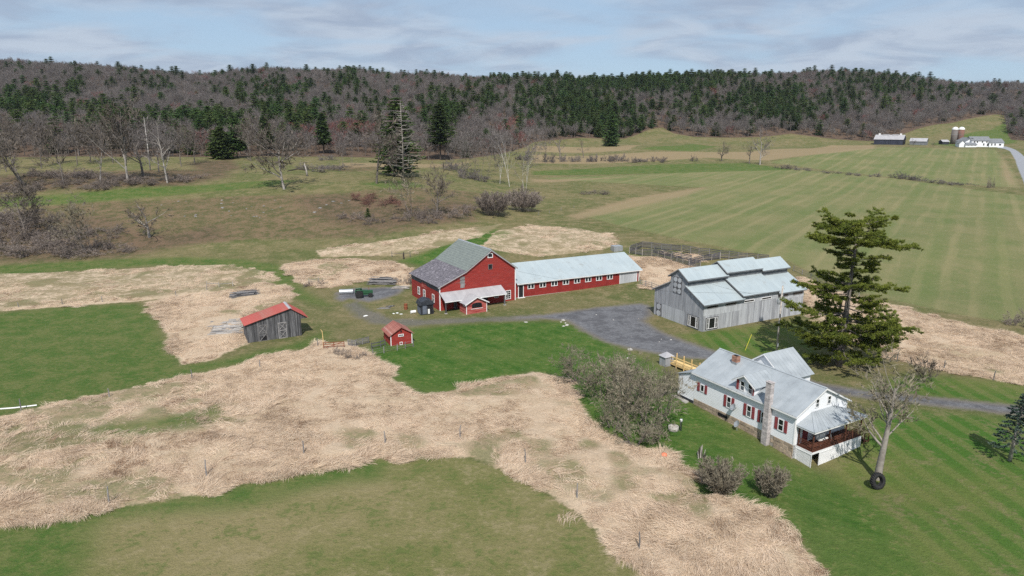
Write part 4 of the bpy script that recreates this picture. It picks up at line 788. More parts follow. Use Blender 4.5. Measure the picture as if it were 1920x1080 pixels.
b = MB(); b.box(1.72, 1.95, -.05, -.02, 2.15, 2.5); b.obj('vent_hole', 'dark_void', k)
# ------------------------------------------------------------------ plants
def rnd(a=1.0): return random.uniform(-a, a)
def nrm(v):
    l = math.sqrt(v[0] * v[0] + v[1] * v[1] + v[2] * v[2]) + 1e-9; return (v[0] / l, v[1] / l, v[2] / l)
def add3(a, b, k=1.0): return (a[0] + b[0] * k, a[1] + b[1] * k, a[2] + b[2] * k)
def cross(a, b): return (a[1] * b[2] - a[2] * b[1], a[2] * b[0] - a[0] * b[2], a[0] * b[1] - a[1] * b[0])
def off_dir(d, ang):
    a = nrm(cross(d, (rnd(), rnd(), rnd()))); return nrm(add3(tuple(math.cos(ang) * c for c in d), a, math.sin(ang)))
def twig(mb, p, d, L, w_):
    s = nrm(cross(d, (rnd(), rnd(), rnd()))); o = len(mb.v); m = add3(add3(p, d, L * .5), (rnd(), rnd(), rnd()), L * .08)
    mb.v += [add3(p, s, w_ / 2), add3(p, s, -w_ / 2), m, add3(p, nrm(add3(d, (rnd(), rnd(), rnd() + .3), .35)), L)]
    mb.f += [(o, o + 1, o + 2), (o + 2, o, o + 3)] if False else [(o, o + 1, o + 2), (o + 1, o + 3, o + 2)]; mb.mi += [mb.cm] * 2
def grow(tr, cw, p, d, L, r, lev, P):
    kids, ang, ratio, wander, up = P['kids'], P['ang'], P['ratio'], P['wander'], P['up']; last = len(kids)
    if lev == last: twig(cw, p, d, L, P['twid']); return
    n = (5, 4, 3, 2, 2)[lev]; pts = [p]; rad = [r]; dd = d; te = P.get('tip', .35)
    for i in range(n):
        dd = nrm(add3(add3(dd, (rnd(), rnd(), rnd()), wander[min(lev, len(wander) - 1)]), (0, 0, 1), up if lev else P.get('up0', .05))); p = add3(p, dd, L / n); pts.append(p); rad.append(max(r * (1 - (i + 1) / n * (1 - te)), .1 * P['twid']))
    if lev < 2: tr.tube(pts, rad, (7, 5)[lev], False)
    elif lev == 2: cw.tube(pts, rad, 3, False)
    else: 
        twig(cw, pts[0], nrm((pts[-1][0] - pts[0][0], pts[-1][1] - pts[0][1], pts[-1][2] - pts[0][2])), L * 1.05, max(rad[0] * 2, P['twid']))
    k = kids[lev]; st = P['start'][min(lev, len(P['start']) - 1)]
    for j in range(k):
        t = st + (1 - st) * ((j + random.random()) / k); f = min(t * n, n - 1e-4); i = int(f); q = add3(pts[i], tuple(pts[i + 1][c] - pts[i][c] for c in range(3)), f - i)
        base = nrm(tuple(pts[i + 1][c] - pts[i][c] for c in range(3))); a = R(ang[min(lev, len(ang) - 1)] * random.uniform(.7, 1.3)) * (.6 if t > .93 else 1)
        nd = off_dir(base, a); 
        if lev == 0 and P.get('flat'): nd = nrm((nd[0], nd[1], nd[2] * P['flat']))
        grow(tr, cw, q, nd, L * ratio[min(lev, len(ratio) - 1)] * random.uniform(.7, 1.2) * (1.15 - .4 * t if lev == 0 else 1.1 - .35 * t), max(rad[min(i + 1, n)] * random.uniform(.5, .75) * P.get('thin', 1.0), .15 * P['twid']), lev + 1, P)
BASE = dict(kids=(11, 8, 7, 6), ang=(48, 42, 40, 38), ratio=(.62, .5, .45, .5), wander=(.1, .16, .2, .25), up=.07, start=(.28, .25, .2, .2), twid=.06, tip=.3)
def bare_meshes(seed, H, r0, bark, twigm, nm='bare_tree', lean=(0, 0), **kw):
    random.seed(seed); P = dict(BASE); P.update(kw); tr, cw = MB(), MB()
    stems = P.get('stems', 1)
    for i in range(stems):
        a = rnd(math.pi); o = (0, 0, -.3) if stems == 1 else (.35 * math.cos(a), .35 * math.sin(a), -.3); sp = P.get('splay', .25) if stems > 1 else .04
        grow(tr, cw, o, nrm((lean[0] + math.cos(a) * sp, lean[1] + math.sin(a) * sp, 1)), H * P.get('trunk', .72) * random.uniform(.85, 1.1 if stems > 1 else .9), r0 * (1 if stems == 1 else .6), 0, P)
    return tr.mesh('trunk', bark, smooth=True), cw.mesh('crown', twigm)
def tree(px, py, mm, label, name='bare_tree', cat='tree', rz=None, sc=1.0, group=None, loc=None):
    P = loc or G(px, py); t = T(name, label, cat, P, rnd(3.1) if rz is None else rz, group); t.scale = (sc,) * 3 if not hasattr(sc, '__len__') else sc
    link(mm[0], 'trunk', t); link(mm[1], 'crown', t); return t
def hpx(px, py, tall): P = G(px, py); return tall / (pxm(P) * .97)
# --- conifers for the wood
def conifer_meshes(seed, H, W, irr=.3, open_=.15, leaf=1.3, mat='needle_forest', bark='bark_dark', per=6, whorls=17, power=.42, nb=8):
    random.seed(seed); tr, cw = MB(), MB(); tr.tube([(0, 0, -.5), (rnd(.1), rnd(.1), H * .5), (0, 0, H * .98)], [H * .016, H * .011, .02], 6, False)
    for wv in range(whorls):
        f = open_ + (1 - open_) * (wv + rnd(.25)) / whorls; z = H * f; Rm = W * max(.06, (1 - f)) ** power * (.55 + .45 * min(1, (f - open_ + .08) * 5)); n = nb
        for b_ in range(n):
            a = 2 * math.pi * (b_ + rnd(.4)) / n + wv * 1.1; L = Rm * random.uniform(1 - irr * 1.6, 1 + irr * .6)
            if L < .15: continue
            ca, sa = math.cos(a), math.sin(a)
            for q in range(per):
                t = (q + .6) / per; c = (ca * L * t + rnd(.2), sa * L * t + rnd(.2), z - L * .18 * t + L * .16 * t * t + rnd(.2)); s_ = leaf * (1.15 - .45 * t) * (.7 + .5 * (1 - f))
                for _ in range(3):
                    b2 = a + rnd(1.2); e1 = (math.cos(b2) * s_, math.sin(b2) * s_, rnd(.35) * s_); e2 = (-math.sin(b2) * s_ * .5, math.cos(b2) * s_ * .5, rnd(.4) * s_); o = len(cw.v)
                    cw.v += [add3(c, e1, -.5), add3(add3(c, e1, .2), e2, .7), add3(c, e1, .75), add3(add3(c, e1, .2), e2, -.7)]; cw.f.append((o, o + 1, o + 2, o + 3)); cw.mi.append(0)
    return tr.mesh('trunk', bark, smooth=True), cw.mesh('crown', mat)
FB = [bare_meshes(100 + i, 14 + i * .7, .2, 'bark_grey', 'twig_red' if i == 4 else 'twig_forest', kids=(11, 6, 5, 4), twid=.105, ang=(46, 42, 42, 42), up=.09, start=(.36, .25, .2, .2), ratio=(.66, .52, .46, .55), trunk=.62) for i in range(5)]
FC = [conifer_meshes(200 + i, H, W, ir, op) for i, (H, W, ir, op) in enumerate(((16, 5.4, .3, .06), (19, 7.0, .45, .2), (14, 6.2, .35, .04), (18, 7.6, .5, .3)))]
def joined(ms, nm):                                            # trunk and crown of one wood tree as one mesh for the far wood
    me = bpy.data.meshes.new(nm); vs, fs, mi = [], [], []
    for k, m_ in enumerate(ms):
        o = len(vs); vs += [tuple(v.co) for v in m_.vertices]; fs += [tuple(i + o for i in p_.vertices) for p_ in m_.polygons]; mi += [k] * len(m_.polygons)
    me.from_pydata(vs, [], fs)
    for m_ in ms: me.materials.append(m_.materials[0])
    me.polygons.foreach_set('material_index', mi); me.update(); return me
def scatter(name, pts, idx, rot, scl, protos, tilt=None):      # one object of instanced plants
    col = bpy.data.collections.new(name + '_kinds')
    for i, me in enumerate(protos): o = bpy.data.objects.new('%s_kind_%02d' % (name, i), me); col.objects.link(o)
    me = bpy.data.meshes.new(name); n = len(pts); me.vertices.add(n); me.vertices.foreach_set('co', np.asarray(pts, np.float32).ravel())
    for nm, typ, dat in (('kind_index', 'INT', np.asarray(idx, np.int32)), ('turn', 'FLOAT_VECTOR', np.asarray(rot, np.float32).ravel()), ('size', 'FLOAT_VECTOR', np.asarray(scl, np.float32).ravel())):
        a = me.attributes.new(nm, typ, 'POINT'); a.data.foreach_set('vector' if typ == 'FLOAT_VECTOR' else 'value', dat)
    ob = bpy.data.objects.new(name, me); COLL.objects.link(ob); ng = bpy.data.node_groups.new(name, 'GeometryNodeTree')
    ng.interface.new_socket('Geometry', in_out='INPUT', socket_type='NodeSocketGeometry'); ng.interface.new_socket('Geometry', in_out='OUTPUT', socket_type='NodeSocketGeometry')
    gi = ng.nodes.new('NodeGroupInput'); go = ng.nodes.new('NodeGroupOutput'); ip = ng.nodes.new('GeometryNodeInstanceOnPoints'); ci = ng.nodes.new('GeometryNodeCollectionInfo')
    ci.inputs['Collection'].default_value = col; ci.inputs['Separate Children'].default_value = True; ci.inputs['Reset Children'].default_value = True
    def na(nm, t): x = ng.nodes.new('GeometryNodeInputNamedAttribute'); x.data_type = t; x.inputs['Name'].default_value = nm; return x.outputs['Attribute']
    L = ng.links.new; L(gi.outputs[0], ip.inputs['Points']); L(ci.outputs[0], ip.inputs['Instance']); ip.inputs['Pick Instance'].default_value = True
    L(na('kind_index', 'INT'), ip.inputs['Instance Index']); L(na('turn', 'FLOAT_VECTOR'), ip.inputs['Rotation']); L(na('size', 'FLOAT_VECTOR'), ip.inputs['Scale']); L(ip.outputs[0], go.inputs[0])
    md = ob.modifiers.new('plants', 'NODES'); md.node_group = ng; return ob
# where pines stand in the wood: (photo column, row, spread x, spread y, share)
PINES = [(1120,235,100,34,.97),(1060,200,80,35,.8),(1190,165,190,22,.9),(1330,165,90,22,.6),(1440,205,110,34,.72),(1560,200,90,28,.45),(1330,215,60,30,.5),(1640,165,110,22,.45),(1760,185,60,20,.35),(60,215,75,28,.75),(215,240,60,25,.6),(140,180,22,22,.7),(390,250,55,28,.75),(300,170,40,20,.3),(500,180,70,30,.45),(560,240,85,26,.5),(650,165,25,20,.55),(540,130,60,10,.45),(720,138,70,9,.6),(830,225,45,32,.65),(900,205,60,25,.4),(700,205,40,25,.25),(980,150,60,14,.55)]
n_try = 30000; fy_ = np.sqrt(RNG.uniform(330 ** 2, 1130 ** 2, n_try)); fu_ = RNG.uniform(-.93, .93, n_try); fx_ = fu_ * fy_
ok = (fy_ > edge_y(fx_, fy_) + 2); fx_, fy_ = fx_[ok], fy_[ok]; cell = set(); keep = []
for i in range(len(fx_)):
    c_ = (int(fx_[i] / 4.3), int(fy_[i] / 4.3))
    if c_ not in cell: cell.add(c_); keep.append(i)
fx_, fy_ = fx_[keep], fy_[keep]; fz_ = height(fx_, fy_); ppx, ppy = proj(fx_, fy_, fz_)
pc = np.full(len(fx_), .045)
for a, c_, sx, sy, am in PINES: pc = np.maximum(pc, am * np.exp(-(((ppx - a) / sx) ** 2 + ((ppy - c_) / sy) ** 2)))
pc = pc * np.clip(.5 + 1.4 * vnoise(fx_, fy_, 28, 21), 0, 1.3); isc = RNG.random(len(fx_)) < pc
kind = np.where(isc, 5 + RNG.integers(0, 4, len(fx_)), RNG.integers(0, 4, len(fx_)))
red = (~isc) & (RNG.random(len(fx_)) < .02 + .4 * np.exp(-(((ppx - 640) / 60) ** 2 + ((ppy - 268) / 22) ** 2)) + .3 * np.exp(-(((ppx - 965) / 30) ** 2 + ((ppy - 262) / 20) ** 2))); kind[red] = 4
sc_ = RNG.uniform(.72, 1.12, len(fx_)) * np.where(isc, RNG.uniform(.7, 1.1, len(fx_)), 1.0); rot_ = RNG.uniform(0, 6.28, len(fx_))
inv = (ppx > 5) & (ppx < 1915); gap = fy_ - edge_y(fx_, fy_)
oc = [i for i in np.argsort(gap * .6 + fy_ * .25) if inv[i] and isc[i]][:140]; obr = [i for i in np.argsort(gap * .8 + fy_ * .2) if inv[i] and not isc[i]][:190]
own = set(oc) | set(obr); rest = np.array([i for i in range(len(fx_)) if i not in own])
PR = [joined(m_, 'wood_tree') for m_ in FB + FC]
fo = scatter('forest', np.stack([fx_, fy_, fz_ - .2], -1)[rest], kind[rest], np.stack([0 * rot_, 0 * rot_, rot_], -1)[rest], np.repeat(sc_[rest][:, None], 3, 1), PR); fo['kind'] = 'stuff'; tag(fo, 'bare grey hardwoods mixed with dark pines covering the hills', 'forest')
def stretch(px): return 'behind the terrace pasture' if px < 900 else ('behind the tan meadow' if px < 1235 else ('above the small green meadow' if px < 1500 else 'behind the far farm'))
KC = ('cone shaped', 'broad open', 'squat dense', 'tall bare-trunked'); KB = ('slender', 'spreading', 'tall', 'full-crowned', 'reddish budding')
for i in oc: tree(0, 0, FC[kind[i] - 5], KC[kind[i] - 5] + ' dark green pine at the wood edge ' + stretch(ppx[i]), 'pine_tree', rz=rot_[i], sc=float(sc_[i]), group=KC[kind[i] - 5] + ' pines ' + stretch(ppx[i]), loc=(fx_[i], fy_[i], fz_[i] - .2))
for i in obr:
    rd = kind[i] == 4
    tree(0, 0, FB[kind[i]], KB[kind[i]] + ('' if rd else ' bare grey') + ' tree at the wood edge ' + stretch(ppx[i]), rz=rot_[i], sc=float(sc_[i]), group=KB[kind[i]] + ' trees ' + stretch(ppx[i]), loc=(fx_[i], fy_[i], fz_[i] - .2))
# --- single trees in the fields
def own_tree(px, py, tall, seed, label, bark='bark_grey', tw='twig_tan', r0=None, **kw):
    nm = kw.pop('name', 'bare_tree'); H = hpx(px, py, tall) * 1.08; return tree(px, py, bare_meshes(seed, H, r0 or H * .022, bark, tw, **kw), label, nm, rz=0)
WIDE = dict(ang=(55, 45, 42, 40), up=.05, start=(.25, .2, .2, .2), ratio=(.9, .5, .45, .5), trunk=.6)
own_tree(280, 445, 82, 1, 'low spreading bare tree with pale trunk alone on the brown bank', 'bark_pale', 'twig_tan', r0=.42, **dict(WIDE, trunk=.5, ratio=(1.05, .5, .45, .5), kids=(9, 6, 5, 4), start=(.3, .2, .2, .2)))
own_tree(52, 442, 105, 2, 'bare tree with forked trunk rising from the brush on the brown bank', 'bark_grey', 'twig_tan', r0=.32, lean=(-.12, 0), **WIDE)
own_tree(165, 476, 92, 3, 'slender many-stemmed bare tree beside the mown track', 'bark_grey', 'twig_shrub', r0=.16, stems=5, splay=.3, kids=(7, 5, 4, 4))
own_tree(48, 350, 130, 4, 'leaning bare tree group at the end of the upper bank', 'bark_grey', 'twig_tan', r0=.4, stems=3, splay=.35, lean=(-.25, 0), kids=(8, 6, 5, 4))
own_tree(188, 342, 82, 5, 'thin bare tree with broken pale top on the upper bank', 'bark_pale', 'twig_tan', r0=.28, kids=(6, 4, 4, 3))
own_tree(240, 341, 140, 6, 'tall pale-trunked bare tree with rounded crown on the upper bank', 'bark_pale', 'twig_tan', r0=.45, **dict(WIDE, ang=(38, 40, 40, 40)))
own_tree(268, 330, 100, 7, 'narrow bare tree beside the dead white snag', 'bark_grey', 'twig_tan', kids=(8, 5, 5, 4))
own_tree(314, 343, 118, 8, 'bare tree with pale trunk and full twiggy crown on the upper bank', 'bark_pale', 'twig_forest', r0=.35)
own_tree(298, 322, 60, 9, 'short bare tree behind the upper bank', kids=(7, 5, 4, 4))
own_tree(533, 355, 138, 10, 'leaning old tree with pale limbs and split trunk on the terrace', 'bark_pale', 'twig_tan', r0=.5, lean=(-.22, 0), **WIDE)
own_tree(706, 344, 142, 11, 'spreading bare tree with crooked low limbs before the pine', 'bark_grey', 'twig_tan', r0=.45, **dict(WIDE, kids=(10, 7, 6, 5)))
own_tree(819, 405, 100, 12, 'rounded bare tree with dark limbs at the foot of the bank', 'bark_grey', 'twig_tan', r0=.32, kids=(11, 7, 6, 4), start=(.15, .2, .2, .2), ang=(40, 42, 40, 40))
own_tree(772, 406, 85, 13, 'narrow bare tree next to the brush pile on the bank', 'bark_grey', 'twig_shrub', r0=.2, stems=2, kids=(7, 5, 5, 4))
for i, (px, py, tl) in enumerate(((936, 345, 78), (957, 350, 115), (985, 365, 92), (900, 330, 70), (868, 335, 80))):
    own_tree(px, py, tl, 30 + i, ('white birch with two thin stems above the brush mound', 'tallest white birch above the brush mound', 'white birch growing out of the brush mound', 'slim grey birch left of the white birches', 'dense grey sapling clump by the terrace end')[i], 'bark_birch' if i < 3 else 'bark_grey', 'twig_forest', r0=.15, stems=2 if i != 4 else 4, splay=.14, kids=(7, 4, 4, 4), ang=(35, 36, 38, 38), up=.14)
own_tree(1353, 302, 38, 40, 'small round bare tree in the tan field', kids=(10, 6, 5, 3), start=(.15, .2, .2, .2), twid=.08); own_tree(1425, 309, 62, 41, 'taller pale bare tree by the field corner', 'bark_pale', 'twig_forest', kids=(10, 6, 5, 3), twid=.08); own_tree(1405, 307, 45, 42, 'thin dark sapling beside the field corner tree', kids=(8, 5, 4, 3), twid=.07)
own_tree(1712, 274, 14, 43, 'small bare yard tree between the dark barns', kids=(8, 5, 4, 3), twid=.09, **{k_: WIDE[k_] for k_ in ('ang', 'up')}); own_tree(1749, 275, 10, 44, 'round low bush on the green before the silos', kids=(8, 6, 4, 3), twid=.09, start=(.1, .2, .2, .2))
own_tree(1094, 296, 40, 45, 'lone slender bare tree in the hedge across the tan field', kids=(6, 5, 4, 3), twid=.08); own_tree(1050, 300, 55, 46, 'grey bare tree at the left end of the hedge', kids=(8, 5, 4, 3), twid=.08)
for i, (px, py, tl) in enumerate(((845, 318, 62), (890, 322, 66), (915, 324, 58), (930, 318, 74), (1005, 312, 58), (1022, 306, 60), (640, 318, 70), (660, 312, 60))):
    own_tree(px, py, tl, 130 + i, 'grey sapling in the thin belt behind the terrace', 'bark_grey', 'twig_forest', r0=.13, stems=2, splay=.12, kids=(8, 5, 4, 4), ang=(36, 38, 38, 38), up=.12)['group'] = 'saplings behind the terrace'
for i, (px, py, tl) in enumerate(((12, 322, 100), (78, 316, 92), (110, 308, 80), (145, 310, 88), (170, 304, 76), (212, 306, 84), (340, 312, 86), (365, 306, 72), (20, 300, 84), (120, 346, 96), (470, 302, 74))):
    own_tree(px, py, tl, 160 + i, 'dark bare tree in the loose line along the top of the left bank', 'bark_grey', 'twig_tan', r0=.24, kids=(10, 7, 5, 4), ang=(44, 42, 40, 40), ratio=(.72, .5, .45, .5), up=.08)['group'] = 'dark trees along the left bank top'
# dead snag, split trunk
P_ = G(282, 320); sn = T('dead_snag', 'bare white dead trunk standing tall on the upper bank', 'tree', P_); b = MB(); Hs = hpx(282, 320, 95); b.tube([(0, 0, -.3), (.1, 0, Hs * .5), (-.1, .1, Hs)], [.28, .2, .05], 7); b.obj('trunk', 'bark_birch', sn, True)
for q in range(4): b = MB(); z_ = Hs * (.3 + .15 * q); b.tube([(0, 0, z_), (rnd(.8), rnd(.8), z_ + .7)], [.07, .02], 4); b.obj('limb', 'bark_birch', sn)
P_ = G(573, 330); sn = T('broken_trunk', 'split grey trunk fallen sideways beside the leaning old tree', 'fallen tree', P_); b = MB(); b.tube([(-7.5, 0, 2.0), (-3, .2, 2.9), (.5, 0, 2.4)], [.2, .3, .25], 6); b.obj('fallen_stem', 'bark_dark', sn, True)
b = MB(); b.tube([(.7, 0, -.2), (.4, .1, 2.5), (-.2, 0, 5.2)], [.45, .36, .1], 7); b.obj('stub', 'bark_pale', sn, True)
# dead grey pine with the living pine behind it
P_ = G(757, 340); Hd = hpx(757, 340, 145); random.seed(5); dp = T('dead_pine', 'dead pine with bare silver limbs in front of a green pine', 'tree', P_); b = MB(); b.tube([(0, 0, -.3), (.1, 0, Hd * .5), (-.3, 0, Hd)], [.42, .26, .04], 8); b.obj('trunk', 'bark_mid', dp, True)
for q in range(34):
    z_ = Hd * (.16 + .8 * q / 34); a = rnd(math.pi); L = (1 - q / 50) * random.uniform(4.5, 8.5); b = MB(); b.tube([(0, 0, z_), (math.cos(a) * L * .5, math.sin(a) * L * .5, z_ + L * .02), (math.cos(a + .2) * L, math.sin(a + .2) * L, z_ + L * random.uniform(.05, .5))], [.13, .08, .02], 4)
    for _ in range(4): t = random.uniform(.4, .95); b.tube([(math.cos(a) * L * t, math.sin(a) * L * t, z_ + L * .08), (math.cos(a + rnd(.9)) * L * (t + .25), math.sin(a + rnd(.9)) * L * (t + .25), z_ + L * .12 + rnd(.5))], [.05, .015], 3)
    b.obj('limb', 'bark_pale', dp)
def big_pine(px, py, tall, W, seed, label, op=.12, sc=1): H = hpx(px, py, tall); return tree(px, py, conifer_meshes(seed, H, W * 1.25, .6, op, 1.8, per=10, whorls=30, power=.5, nb=15), label, 'pine_tree', rz=0)
big_pine(748, 331, 140, 8.6, 300, 'large living green pine directly behind the dead silver one', .08)
big_pine(826, 300, 100, 8.0, 301, 'broad dark pine with bare lower trunk before the wood', .3); big_pine(416, 298, 58, 5.0, 302, 'dense round dark evergreen reaching the ground at the wood edge', .02); big_pine(1146, 274, 62, 5.5, 303, 'broad dense spruce-like evergreen standing forward of the pine stand', .02)
big_pine(445, 296, 70, 4.5, 304, 'bright green pine beside the dense round evergreen', .2); big_pine(607, 288, 72, 4.0, 305, 'tall dark pine behind the terrace pasture', .25); big_pine(500, 292, 70, 4.5, 306, 'dark pine above the leaning old tree', .2)
# --- the great white pine beside the grey barn
random.seed(77); PN = G(1572, 686); pn = T('white_pine', 'great layered white pine towering beside the grey barn', 'tree', PN); PH = 23.2
b = MB(); tp = [(0, 0, -.4), (.15, 0, 3), (.25, 0, 8), (.35, .1, 13), (.5, 0, 18), (.4, 0, PH - 1)]; b.tube(tp, [.62, .52, .42, .32, .19, .05], 9); b.obj('trunk', 'bark_grey', pn, True)
lim, cr_ = MB(), MB()
def tuft(mb, c, s_, d, n=9):
    for _ in range(n):
        v = nrm((d[0] * .7 + rnd(), d[1] * .7 + rnd(), .45 + rnd(.7))); w_ = nrm(cross(v, (rnd(), rnd(), rnd()))); o = len(mb.v); L = s_ * random.uniform(.7, 1.2)
        mb.v += [add3(c, w_, .022), add3(c, w_, -.022), add3(add3(c, v, L * .55), w_, -.04), add3(c, v, L), add3(add3(c, v, L * .55), w_, .04)]; mb.f.append((o, o + 1, o + 2, o + 3, o + 4)); mb.mi.append(0)
def pine_limb(z, a, L, rise=.12, dens=1.0):
    ca, sa = math.cos(a), math.sin(a); o = np.array((float(np.interp(z, [q[2] for q in tp], [q[0] for q in tp])), 0, z)); pts = [o]; n = 6; bend = rnd(.5); sag = .16 if z < 12 else .03
    for i in range(1, n + 1): t = i / n; aa = a + bend * t * t; pts.append(o + np.array((math.cos(aa) * L * t + rnd(.12), math.sin(aa) * L * t + rnd(.12), L * (rise * t - sag * 2 * t * (1 - t) + .07 * t ** 3) + rnd(.08))))
    lim.tube(pts, [max(.13 * (1 - i / n) * L / 7, .022) for i in range(n + 1)], 5, False)
    for q in range(int((5 + L * 2.0) * dens)):
        t = random.uniform(.22, 1.0); f = min(t, .999) * n; i = int(f); c = pts[i] * (1 - (f - i)) + pts[i + 1] * (f - i); b2 = a + bend * t * t + random.choice((-1, 1)) * random.uniform(.35, 1.15); l = (.16 + .26 * (1 - t)) * L * random.uniform(.55, 1.25) + .35
        e = c + np.array((math.cos(b2) * l, math.sin(b2) * l, l * random.uniform(-.12, .3))); lim.tube([c, e], [.03, .008], 3, False); d_ = (math.cos(b2), math.sin(b2), .1)
        for k_ in range(int(l * 6) + 3): u_ = random.uniform(.2, 1.06); tuft(cr_, tuple(c + (e - c) * u_ + np.array((rnd(.12), rnd(.12), rnd(.1)))), .40, d_)
    for k_ in range(int(L * 2.5)): t = random.uniform(.55, 1.03); f = min(t, .999) * n; i = int(f); c = pts[i] * (1 - (f - i)) + pts[i + 1] * (f - i); tuft(cr_, tuple(c + np.array((rnd(.18), rnd(.18), rnd(.12)))), .40, (ca, sa, .1))
PL = [(1.8, 4.6, 5), (2.8, 6.4, 6), (4.0, 7.4, 7), (5.2, 8.0, 7), (6.4, 7.6, 7), (7.6, 7.4, 6), (8.8, 5.6, 4), (10.2, 4.6, 3), (11.4, 6.4, 6), (12.5, 6.8, 6), (13.6, 5.0, 5), (14.8, 3.8, 4), (16.0, 4.8, 5), (17.2, 5.6, 5), (18.4, 6.6, 5), (19.6, 7.4, 6), (20.6, 7.0, 6), (21.6, 5.2, 5), (22.4, 3.4, 4)]
for i, (z, L, n) in enumerate(PL):
    for q in range(n): pine_limb(z + rnd(.8), i * 1.9 + 2 * math.pi * q / n + rnd(.7), L * random.uniform(.4, 1.15), (random.uniform(-.12, .06) if z < 9 else random.uniform(-.05, .2)))
for z, a, L, rs in ((5.3, .05, 10.0, -.14), (12.2, 3.1, 8.0, -.02), (19.3, 3.2, 8.4, .08), (19.0, -.05, 8.2, -.1), (8.6, 3.35, 9.2, .08), (6.9, -.1, 9.0, -.04), (21.0, .5, 5.5, .4), (21.3, 2.6, 5.6, .3)): pine_limb(z, a, L, rs, 1.2)
pn.scale = (.93, .93, 1.0); lim.obj('limb', 'bark_grey', pn, True); cr_.obj('crown', 'needle_pine', pn)
b = MB()
for q in range(30):
    c = (rnd(4.5), rnd(3.5) - 1.0, .05); a = rnd(3.1); L = random.uniform(.8, 2.2); b.tube([c, (c[0] + math.cos(a) * L, c[1] + math.sin(a) * L, .35 + rnd(.25))], [.03, .01], 3, False)
bp = T('branch_litter', 'heap of fallen grey branches under the white pine', 'brush', G(1618, 690)); b.obj('branches', 'bark_grey', bp)
# --- the tyre tree, the blue spruce
own_tree(1645, 898, 212, 50, 'bare lawn maple with thick knobbly trunk at the porch corner', 'bark_mid', 'twig_grey', r0=.42, trunk=.92, kids=(14, 6, 5, 4), start=(.34, .2, .2, .2), ang=(50, 42, 38, 36), ratio=(.41, .54, .54, .58), twid=.024, tip=.25, thin=.75, up0=.3, wander=(.03, .16, .2, .25), name='maple_tree')
random.seed(9); SPp = G(1893, 864); HS = 7.9; spt = T('blue_spruce', 'small blue spruce with bare lower branches standing on the lawn', 'tree', SPp); b = MB(); b.tube([(0, 0, -.2), (.15, 0, HS * .5), (.5, 0, HS)], [.22, .14, .02], 7); b.obj('trunk', 'bark_pale', spt, True)
cw, lb = MB(), MB()
for q in range(120):
    f = .2 + .79 * q / 120; z = HS * f; a = q * 2.4 + rnd(.3); L = (2.5 * (1 - f) ** .75 + .15) * random.uniform(.7, 1.15); sp = .25 + (.75 if f > .5 else .1) * (1 if f > .5 else 1); x0 = .5 * f * f
    e = (x0 + math.cos(a) * L, math.sin(a) * L, z - .1 * L); lb.tube([(x0, 0, z), e], [.03, .01], 3, False)
    for k_ in range(int(L * (9 if f > .52 else 4)) + 2):
        t = random.uniform(.25 if f > .5 else .55, 1.05); tuft(cw, (x0 + (e[0] - x0) * t + rnd(.1), e[1] * t + rnd(.1), z - .1 * L * t + rnd(.06)), .2, (math.cos(a), math.sin(a), 0))
lb.obj('limb', 'bark_grey', spt); cw.obj('crown', 'needle_spruce', spt)
# --- shrubs
def shrub_meshes(seed, H, W, tw, stems=46, kids=(5, 4), twl=.42, tww=.02, lean=.0, bark='bark_grey'):
    random.seed(seed); st, cw = MB(), MB()
    for i in range(stems):
        a = rnd(math.pi); q = math.sqrt(random.random()); d = nrm((math.cos(a) * q * W / H * .55 + lean, math.sin(a) * q * W / H * .55, 1)); L = H * random.uniform(.75, 1.05) * (1 - .18 * q); o = (math.cos(a) * q * W * .16, math.sin(a) * q * W * .16, -.1); p = o; pts = [o]
        for k_ in range(3): d = nrm(add3(d, (rnd(), rnd(), rnd(.5)), .14)); p = add3(p, d, L / 3); pts.append(p)
        st.tube(pts, [.022, .016, .011, .005], 3, False)
        for j in range(kids[0] * 3):
            t = random.uniform(.25, 1) * 3; k_ = min(int(t), 2); c = add3(pts[k_], tuple(pts[k_ + 1][x] - pts[k_][x] for x in range(3)), t - k_); nd = off_dir(nrm(tuple(pts[k_ + 1][x] - pts[k_][x] for x in range(3))), R(random.uniform(18, 50))); L2 = twl * random.uniform(.6, 1.3); twig(cw, c, nd, L2, tww * 1.4)
            for _ in range(kids[1]): twig(cw, add3(c, nd, L2 * random.uniform(.2, .9)), off_dir(nd, R(random.uniform(15, 50))), L2 * .6, tww)
    return st.mesh('stems', bark, smooth=True), cw.mesh('twigs', tw)
def shrub(px, py, wpx, hpx_, seed, label, tw='twig_shrub', name='shrub', group=None, k=None, meshes=None, **kw):
    P = G(px, py); s_ = pxm(P); W, H = wpx / s_, hpx_ / s_ * 1.02; mm = meshes or shrub_meshes(seed, H, W, tw, **kw); t = T(name, label, 'shrub', P, 0 if meshes is None else rnd(3), group)
    if meshes: t.scale = (W * .75, W * .75, H * random.uniform(.85, 1.1))
    link(mm[0], 'stems', t)['kind'] = 'stuff'; link(mm[1], 'twigs', t)['kind'] = 'stuff'; return t
shrub(1347, 921, 84, 62, 1, 'broad round brown shrub on the lawn below the farmhouse', stems=90, kids=(7, 5), twl=.5)
shrub(1444, 930, 56, 64, 2, 'narrow upright brown shrub on the lawn below the farmhouse', stems=60, kids=(7, 5), twl=.45)
shrub(1735, 716, 58, 58, 3, 'open leafless shrub beside the gravel drive', 'twig_tan', stems=16, kids=(5, 4), twl=.6)
